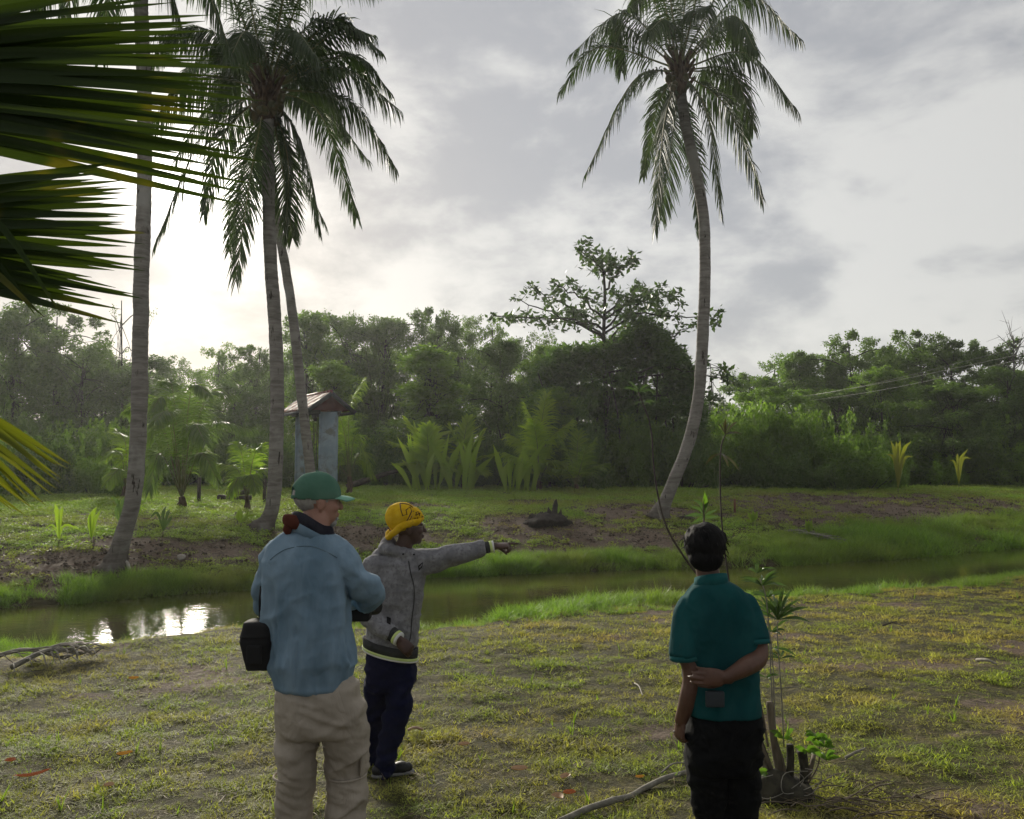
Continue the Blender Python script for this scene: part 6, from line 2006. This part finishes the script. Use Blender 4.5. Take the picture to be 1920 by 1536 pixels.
# opening of the hood is darker inside: built as a ring shadowed by its depth
cuffs = [((905, 1028, .04), (918, 1026, .045), .036, M_char, 'cuff'), ((918, 1026, .045), (922.5, 1025, .047), .0375, M_neon, 'cuff_stripe'), ((922.5, 1025, .047), (926, 1024.5, .048), .0365, M_white, 'cuff_stripe'),
         ((733, 1187, -.17), (742, 1194, -.185), .043, M_char, 'cuff'), ((742, 1194, -.185), (746, 1197, -.192), .0435, M_neon, 'cuff_stripe'), ((746, 1197, -.192), (749, 1199, -.197), .0425, M_white, 'cuff_stripe')]
for a, b, r_, m_, nm in cuffs:
    V, Q = tube([q2(*a), q2(*b)], r_, 22); obj_np(nm, V, Q, m_, kid, True)
# waistband: dark rib, lime and white line, lower at the front
def band2(dz0, dz1, mat, nm, grow):
    c = q2(732, 1219); V = []; n = 40
    for k in range(n):
        a = 2 * PI * k / n; x = math.cos(a) * (.168 + grow); y = math.sin(a) * (.136 + grow)
        sl_ = -.22 * x + .0
        V.append((c.x + x, c.y + y, c.z + dz0 + sl_)); V.append((c.x + x * .985, c.y + y * .985, c.z + dz1 + sl_)); V.append((c.x + x * .9, c.y + y * .9, c.z + dz1 + sl_)); V.append((c.x + x * .9, c.y + y * .9, c.z + dz0 + sl_))
    V = np.array(V); i = np.arange(n)[:, None]; j = np.arange(4)[None]
    Q = np.stack([i * 4 + j, i * 4 + (j + 1) % 4, ((i + 1) % n) * 4 + (j + 1) % 4, ((i + 1) % n) * 4 + j], -1).reshape(-1, 4)
    obj_np(nm, V, Q, mat, kid, True)


band2(.048, -.006, M_char, 'waistband', .004); band2(-.006, -.022, M_neon, 'waist_stripe', .006); band2(-.022, -.031, M_white, 'waist_stripe', .005)
# zip, chest patch, pocket, eyelets: set on the cloth by casting onto it
def on_cloth(o, pt, off=.004):
    """move a point along the sight line until it rests on the surface of o"""
    oo = OFF[o.name]; org = cam.location - oo; d = (Vector(pt) - cam.location).normalized()
    dg = bpy.context.evaluated_depsgraph_get()
    hit, loc, nor, _ = o.ray_cast(org, d)
    return (loc + oo + nor * off, nor) if hit else (Vector(pt), Vector((0, -1, 0)))


bpy.context.view_layer.update()
hood = [c for c in kid.children if c.name.startswith('hoodie')][0]
zp = [on_cloth(hood, q2(px, py), .002)[0] for px, py in ((766, 1052), (770, 1075), (776, 1100), (776, 1130), (772, 1160), (770, 1190), (766, 1208))]
V, Q = tube(spline([tuple(p) for p in zp], 40), .0035, 6); obj_np('zip', V, Q, M_char, kid, True)
def patch(o, corners, mat, parent, nm, off=.003, n=6):
    (x0, y0), (x1, y1), (x2, y2), (x3, y3) = corners
    V = []
    for i in range(n):
        for j in range(n):
            u, v = i / (n - 1), j / (n - 1)
            px = (x0 * (1 - u) + x1 * u) * (1 - v) + (x3 * (1 - u) + x2 * u) * v; py = (y0 * (1 - u) + y1 * u) * (1 - v) + (y3 * (1 - u) + y2 * u) * v
            V.append(tuple(on_cloth(o, P(px, py, Y2), off)[0]))
    V = np.array(V); i = np.arange(n - 1)[:, None] * n; j = np.arange(n - 1)[None]
    Q = np.stack([i + j, i + n + j, i + n + j + 1, i + j + 1], -1).reshape(-1, 4)
    ob = obj_np(nm, V, Q, mat, parent, True); so = ob.modifiers.new('t', 'SOLIDIFY'); so.thickness = .002; so.offset = 1
    return ob


patch(hood, ((784, 1061), (793, 1054), (792, 1063), (785, 1071)), M_blk, kid, 'chest_badge', .002)
patch(hood, ((786.5, 1062), (789, 1060), (789, 1063), (787, 1066)), M_grey, kid, 'badge_mark', .005, 3)
patch(hood, ((789.8, 1059), (791.6, 1057.6), (791, 1061), (789.8, 1062.4)), M_grey, kid, 'badge_mark', .005, 3)
patch(hood, ((725, 1156), (733, 1159), (732, 1172), (725, 1168)), M_blk, kid, 'pocket_opening')
for px, py in ((756, 1039), (776, 1040)):
    p, nr = on_cloth(hood, q2(px, py), .002); V, Q = ellipsoid(p, (.006, .006, .006), 10, 7); obj_np('eyelet', V, Q, M_blk, kid, True)
PT = [rings([(q2(734, 1212), .142, .11), (q2(732, 1240), .148, .115), (q2(732, 1270), .150, .115), (q2(732, 1292), .140, .105)], 30, 2.4),
      limb([q2(712, 1268, .05), q2(706, 1320, .10), q2(699, 1360, .15), q2(692, 1400, .21), q2(688, 1440, .24)], [.088, .074, .062, .054, .046], 20, 16),
      limb([q2(750, 1268, -.02), q2(746, 1320, -.03), q2(737, 1360, -.02), q2(728, 1400, .0), q2(721, 1448, .02)], [.088, .080, .070, .058, .050], 22, 16)]
fuse('trousers', PT, .008, 3, M_navy, kid, pants_fold)
M_shoe = surf('black_shoe', (.010, .010, .011), (.02, .02, .021), 9, .55)
M_sole = surf('grey_sole', (.12, .12, .12), (.2, .2, .2), 9, .7)
for (px, py, dy, az) in ((722, 1462, .02, 1.0), (688, 1450, .24, .7)):
    c = q2(px, py, dy); c.z = hz(c.x, c.y) + .01
    d = Vector((math.sin(az), math.cos(az) * .6, 0)).normalized()
    V, Q = join([ellipsoid(c + d * .10 + Vector((0, 0, .040)), (.058, .045, .034)), ellipsoid(c + Vector((0, 0, .055)), (.050, .044, .050)), limb([c - d * .05 + Vector((0, 0, .038)), c + d * .14 + Vector((0, 0, .032))], [.034, .032])]); obj_np('shoe', V, Q, M_shoe, kid, True)
    V, Q = limb([c - d * .05 + Vector((0, 0, .018)), c + d * .15 + Vector((0, 0, .016))], [.036, .038]); V[:, 2] = (V[:, 2] - c.z) * .45 + c.z; obj_np('sole', V, Q, M_sole, kid, True)
    V, Q = tube([c + Vector((0, 0, .095)), c + Vector((0, 0, .108))], .044, 16); obj_np('shoe_collar', V, Q, surf('orange_lining', (.45, .13, .06), rough=.8), kid, True)


# hat: bulging yellow cloth with dark line pattern, rolled brim
def hat_mat():
    m, T, b = newmat('yellow_patterned_knit')
    g = T.new('ShaderNodeTexCoord').outputs['Object']
    base = T.mix(T.ramp(T.noise(g, 22, 4), .35, .65), (0.50, 0.310, 0.010), (0.62, 0.400, 0.018))
    mp = T.new('ShaderNodeMapping'); T.l.new(g, mp.inputs[0]); mp.inputs['Scale'].default_value = (1, 1, 1.6)
    n = T.noise(mp.outputs[0], 13, 1.5, .5, .6)
    line = T.math('LESS_THAN', T.math('ABSOLUTE', T.math('SUBTRACT', n, .5)), .018)
    sp = T.new('ShaderNodeSeparateXYZ'); T.l.new(g, sp.inputs[0])
    xk = T.ramp(sp.outputs[0], 0.155 - .0, .19, 0, 1)
    line = T.math('MULTIPLY', line, xk)
    T.put(b.inputs['Base Color'], T.mix(line, base, (0.06, 0.018, 0.012)))
    b.inputs['Roughness'].default_value = .95; b.inputs['Sheen Weight'].default_value = .0; b.inputs['Specular IOR Level'].default_value = .1
    bn = T.new('ShaderNodeBump'); bn.inputs['Strength'].default_value = .5; bn.inputs['Distance'].default_value = .004
    T.l.new(T.noise(g, 70, 3), bn.inputs['Height']); T.l.new(bn.outputs[0], b.inputs['Normal'])
    return m


M_yel = hat_mat()
hatc = q2(755, 973)
rotm = Matrix.Rotation(.33, 4, 'Y')
HT = [ellipsoid(hatc + Vector((-.004, 0, .006)), (.106, .105, .098), 30, 20, rotm), ellipsoid(hatc + Vector((.068, -.01, .030)), (.060, .075, .045), 24, 16, rotm)]
def hat_fold(V, N): return .0045 * fbm(np.stack([V[:, 0] * 45, V[:, 1] * 45, V[:, 2] * 14], 1), 2, 71) + .005 * fbm(V * 18, 2, 73)
fuse('hat', HT, .005, 3, M_yel, kid, hat_fold)
a = np.linspace(0, 2 * PI, 40)
rim = np.stack([hatc.x + .012 + .100 * np.cos(a), hatc.y + .098 * np.sin(a), hatc.z - .048 + .055 * np.cos(a) + .012 * np.sin(3 * a)], 1)
V, Q = tube(rim, .020, 12); V = rough(V, .007, 40); o = obj_np('hat_brim', V, Q, M_yel, kid, True)
# dark stitched pattern lines on the front of the hat (a zigzag key and loops)
hat = [c for c in kid.children if c.name.startswith('hat') and 'brim' not in c.name][0]
bpy.context.view_layer.update()
for pl_, r_ in (([(750, 945), (752, 958), (755, 967), (763, 965), (761, 957), (769, 951), (772, 959), (764, 975), (754, 984), (746, 992)], .0036),
               ([(750, 944), (764, 946), (772, 950), (780, 962), (783, 972)], .0032), ([(776, 958), (771, 970), (766, 978)], .003), ([(784, 960), (778, 972), (773, 984)], .003), ([(758, 990), (762, 979), (770, 981), (768, 989), (776, 985), (779, 976), (784, 982)], .0032), ([(738, 994), (746, 990), (750, 996), (757, 992)], .0032), ([(728, 990), (732, 996), (738, 994), (742, 999)], .003)):
    pts = [on_cloth(hat, q2(*p), .0015)[0] for p in pl_]
    V, Q = tube(np.array([tuple(p) for p in pts]), r_, 5); obj_np('pattern_line', V, Q, surf('dark_thread', (.05, .015, .012)), kid)
parts = []
for sx in (-1, 1):
    a = np.linspace(0, 2 * PI, 18)
    parts.append(tube(np.stack([sx * .031 + .020 * np.cos(a), .103 + 0 * a, .010 + .015 * np.sin(a)], 1), .0014, 5))
    parts.append(tube(np.array([(sx * .053, .099, .013), (sx * .076, .05, .012), (sx * .082, -.01, .01)]), .0016, 5))
parts.append(tube(np.array([(-.010, .103, .012), (0, .107, .014), (.010, .103, .012)]), .0013, 5))
V, Q = join(parts); obj_np('glasses', htr2(V), Q, M_glass, kid, True)

# ============================ man in the teal polo shirt
Y3 = 3.85
def q3(px, py, dy=0): return P(px, py, Y3 + dy)


g3 = q3(1360, 1630); g3.z = hz(g3.x, g3.y)
tm = thing('person', g3, 'dark haired man in teal polo shirt and black trousers with an arm behind his back', 'person')
hc3 = q3(1321, 1030, .02)
hp, htr3 = head_parts(hc3, math.radians(12), .03, .98)
D_ = list(hp)
D_.append(limb([q3(1333, 1115), q3(1330, 1090), q3(1325, 1060, .01)], [.064, .054, .054]))
D_.append(rings([(q3(1342, 1112), .10, .06), (q3(1345, 1145), .130, .075), (q3(1348, 1200), .135, .08), (q3(1350, 1270), .125, .08), (q3(1355, 1330), .125, .085), (q3(1356, 1390), .15, .11)]))
# his left arm (photo left) hangs down, his right forearm crosses his back to grip it
D_.append(limb([q3(1297, 1146), q3(1282, 1200, -.03), q3(1299, 1262, -.05), q3(1291, 1310, -.05), q3(1277, 1350, -.02)], [.036, .044, .047, .043, .030]))
D_.append(limb([q3(1394, 1146), q3(1417, 1190, -.03), q3(1421, 1232, -.08), q3(1395, 1252, -.15), q3(1362, 1270, -.165)], [.036, .042, .046, .041, .028]))
D_.append(limb([q3(1325, 1390), q3(1328, 1460), q3(1332, 1550), q3(1332, 1620)], [.064, .048, .042, .034]))
D_.append(limb([q3(1388, 1390), q3(1388, 1460), q3(1386, 1550), q3(1390, 1620)], [.064, .048, .042, .034]))
D_ += hand_parts(q3(1360, 1271, -.165), (-.95, -.02, .06), (-.1, -1, .1), (.42, .42, .48, .52), (.35, .4), 1.02, side=-1)
D_ += hand_parts(q3(1277, 1347, -.02), (-.12, .05, -1), (-.9, -.4, .1), (.95, 1.0, 1.05, 1.1), (.2, .4), .98, side=1)
fuse('body', D_, .0055, 3, M_skin3, tm)
def polo_fold(V, N): return np.clip((V[:, 2] - q3(0, 1338).z) / .10, .15, 1) * (1 - .5 * np.clip((np.abs(V[:, 0] - q3(1350, 1200).x) - .16) / .03, 0, 1)) * (.004 * ridge(V * np.array([28, 28, 22]), 87) + .028 * ridge(V * np.array([7, 7, 6]), 81) * np.clip((q3(0, 1110).z - V[:, 2]) / .3, .2, 1) + .005 * ridge(V * np.array([14, 14, 4]), 83))


PL = [rings([(q3(1336, 1092), .075, .065), (q3(1338, 1100), .105, .080), (q3(1341, 1113), .136, .095), (q3(1344, 1135), .166, .108), (q3(1348, 1175), .180, .120), (q3(1350, 1220), .168, .12), (q3(1350, 1260), .160, .12),
             (q3(1352, 1295), .160, .125), (q3(1356, 1325), .165, .13), (q3(1358, 1338), .165, .13)], 40, 2.5),
      limb([q3(1294, 1138, 0), q3(1286, 1160, -.01), q3(1283, 1195, -.03), q3(1284, 1229, -.04)], [.062, .064, .065, .068], end=False),
      limb([q3(1396, 1138, 0), q3(1407, 1160, -.01), q3(1415, 1185, -.03), q3(1419, 1203, -.05)], [.062, .060, .057, .056], end=False)]
fuse('polo_shirt', PL, .007, 3, M_teal, tm, polo_fold)
for a, b, r_ in (((1284, 1226, -.04), (1285, 1236, -.04), .070), ((1418.5, 1200, -.05), (1420, 1209, -.055), .058)):
    V, Q = tube([q3(*a), q3(*b)], r_, 26); obj_np('sleeve_rib', V, Q, M_tealc, tm, True)
torus_band(q3(1333, 1092), .070, .066, .030, .007, M_tealc, tm, 'collar', tilt=(.10, -.28))
PT = [rings([(q3(1356, 1318), .120, .09), (q3(1357, 1334), .148, .115), (q3(1357, 1350), .163, .128), (q3(1357, 1380), .172, .135), (q3(1356, 1415), .168, .13), (q3(1355, 1440), .158, .12)], 30, 2.4),
      limb([q3(1325, 1405), q3(1328, 1455), q3(1333, 1500), q3(1337, 1550), q3(1338, 1610)], [.092, .088, .078, .068, .062], 20, 16),
      limb([q3(1386, 1405), q3(1388, 1455), q3(1387, 1500), q3(1386, 1550), q3(1390, 1610)], [.094, .088, .078, .068, .062], 20, 16)]
fuse('trousers', PT, .008, 3, M_black, tm, pants_fold)
for (px, dy, az) in ((1338, .0, -.1), (1390, .0, .35)):
    c = q3(px, 1630, dy); c.z = hz(c.x, c.y); d = Vector((math.sin(az), math.cos(az), 0))
    V, Q = join([ellipsoid(c + d * .1 + Vector((0, 0, .04)), (.045, .055, .035)), limb([c - d * .05 + Vector((0, 0, .035)), c + d * .14 + Vector((0, 0, .03))], [.035, .035]), limb([c + Vector((0, 0, .05)), c + Vector((0, 0, .12))], [.045, .042])]); obj_np('shoe', V, Q, M_shoe, tm, True)
# hair: thick dark mop
HR = [ellipsoid(hc3 + Vector((-.002, -.014, .028)), (.096, .108, .098), 34, 24), ellipsoid(hc3 + Vector((-.004, -.045, -.035)), (.080, .075, .062), 24, 16), ellipsoid(hc3 + Vector((.055, 0, .050)), (.050, .06, .046), 20, 14), ellipsoid(hc3 + Vector((-.050, -.01, .015)), (.046, .062, .058), 20, 14)]
fuse('hair', HR, .005, 2, M_bhair, tm, lambda V, N: .007 * fbm(np.stack([V[:, 0] * 30 + V[:, 2] * 14, V[:, 1] * 30, V[:, 2] * 16], 1), 3, 91))
R = np.random.RandomState(9); parts = []
for k in range(70):
    a = R.uniform(0, 2 * PI); e = R.uniform(-.55, 1.5)
    n_ = np.array([math.cos(a) * math.cos(e), math.sin(a) * math.cos(e), math.sin(e)])
    s_ = np.array(hc3) + [-.002, -.014, .028] + n_ * [.097, .109, .099]
    t_ = np.array([n_[0] * .4 + .35 * math.sin(a * 2), n_[1] * .4 - .3, -.7 + .35 * R.uniform()]) ; t_ /= np.linalg.norm(t_)
    l = R.uniform(.03, .055)
    parts.append(tube(np.array([s_ - n_ * .004, s_ + t_ * l * .5 + n_ * .004, s_ + t_ * l + n_ * R.uniform(-.006, .004)]), [.003, .0022, .0005], 3))
V, Q = join(parts); tag(obj_np('hair_strands', V, Q, M_bhair, tm), kind='stuff')
# phone case on the belt
ph = q3(1340, 1311, -.155)
pho = thing('phone', ph, 'dark grey phone case clipped at the back of the belt under the gripping hand', 'phone')
V, Q = box(ph.x - .040, ph.x + .042, ph.y - .012, ph.y + .012, ph.z - .034, ph.z + .034); o = obj_np('case', V, Q, surf('dark_grey_case', (.022, .028, .034), (.03, .036, .042), 9, .55), pho); bv = o.modifiers.new('b', 'BEVEL'); bv.width = .006; bv.segments = 3
V, Q = box(ph.x - .020, ph.x + .020, ph.y + .012, ph.y + .030, ph.z + .0, ph.z + .030); obj_np('belt_clip', V, Q, M_blk, pho)
# small stick in his hanging hand
V, Q = tube([q3(1262, 1372, .0), q3(1282, 1364, -.01)], .004, 6); free('held_stick', V, Q, M_pale, 'small pale stick held in the hanging hand of the man in the teal shirt', 'stick')
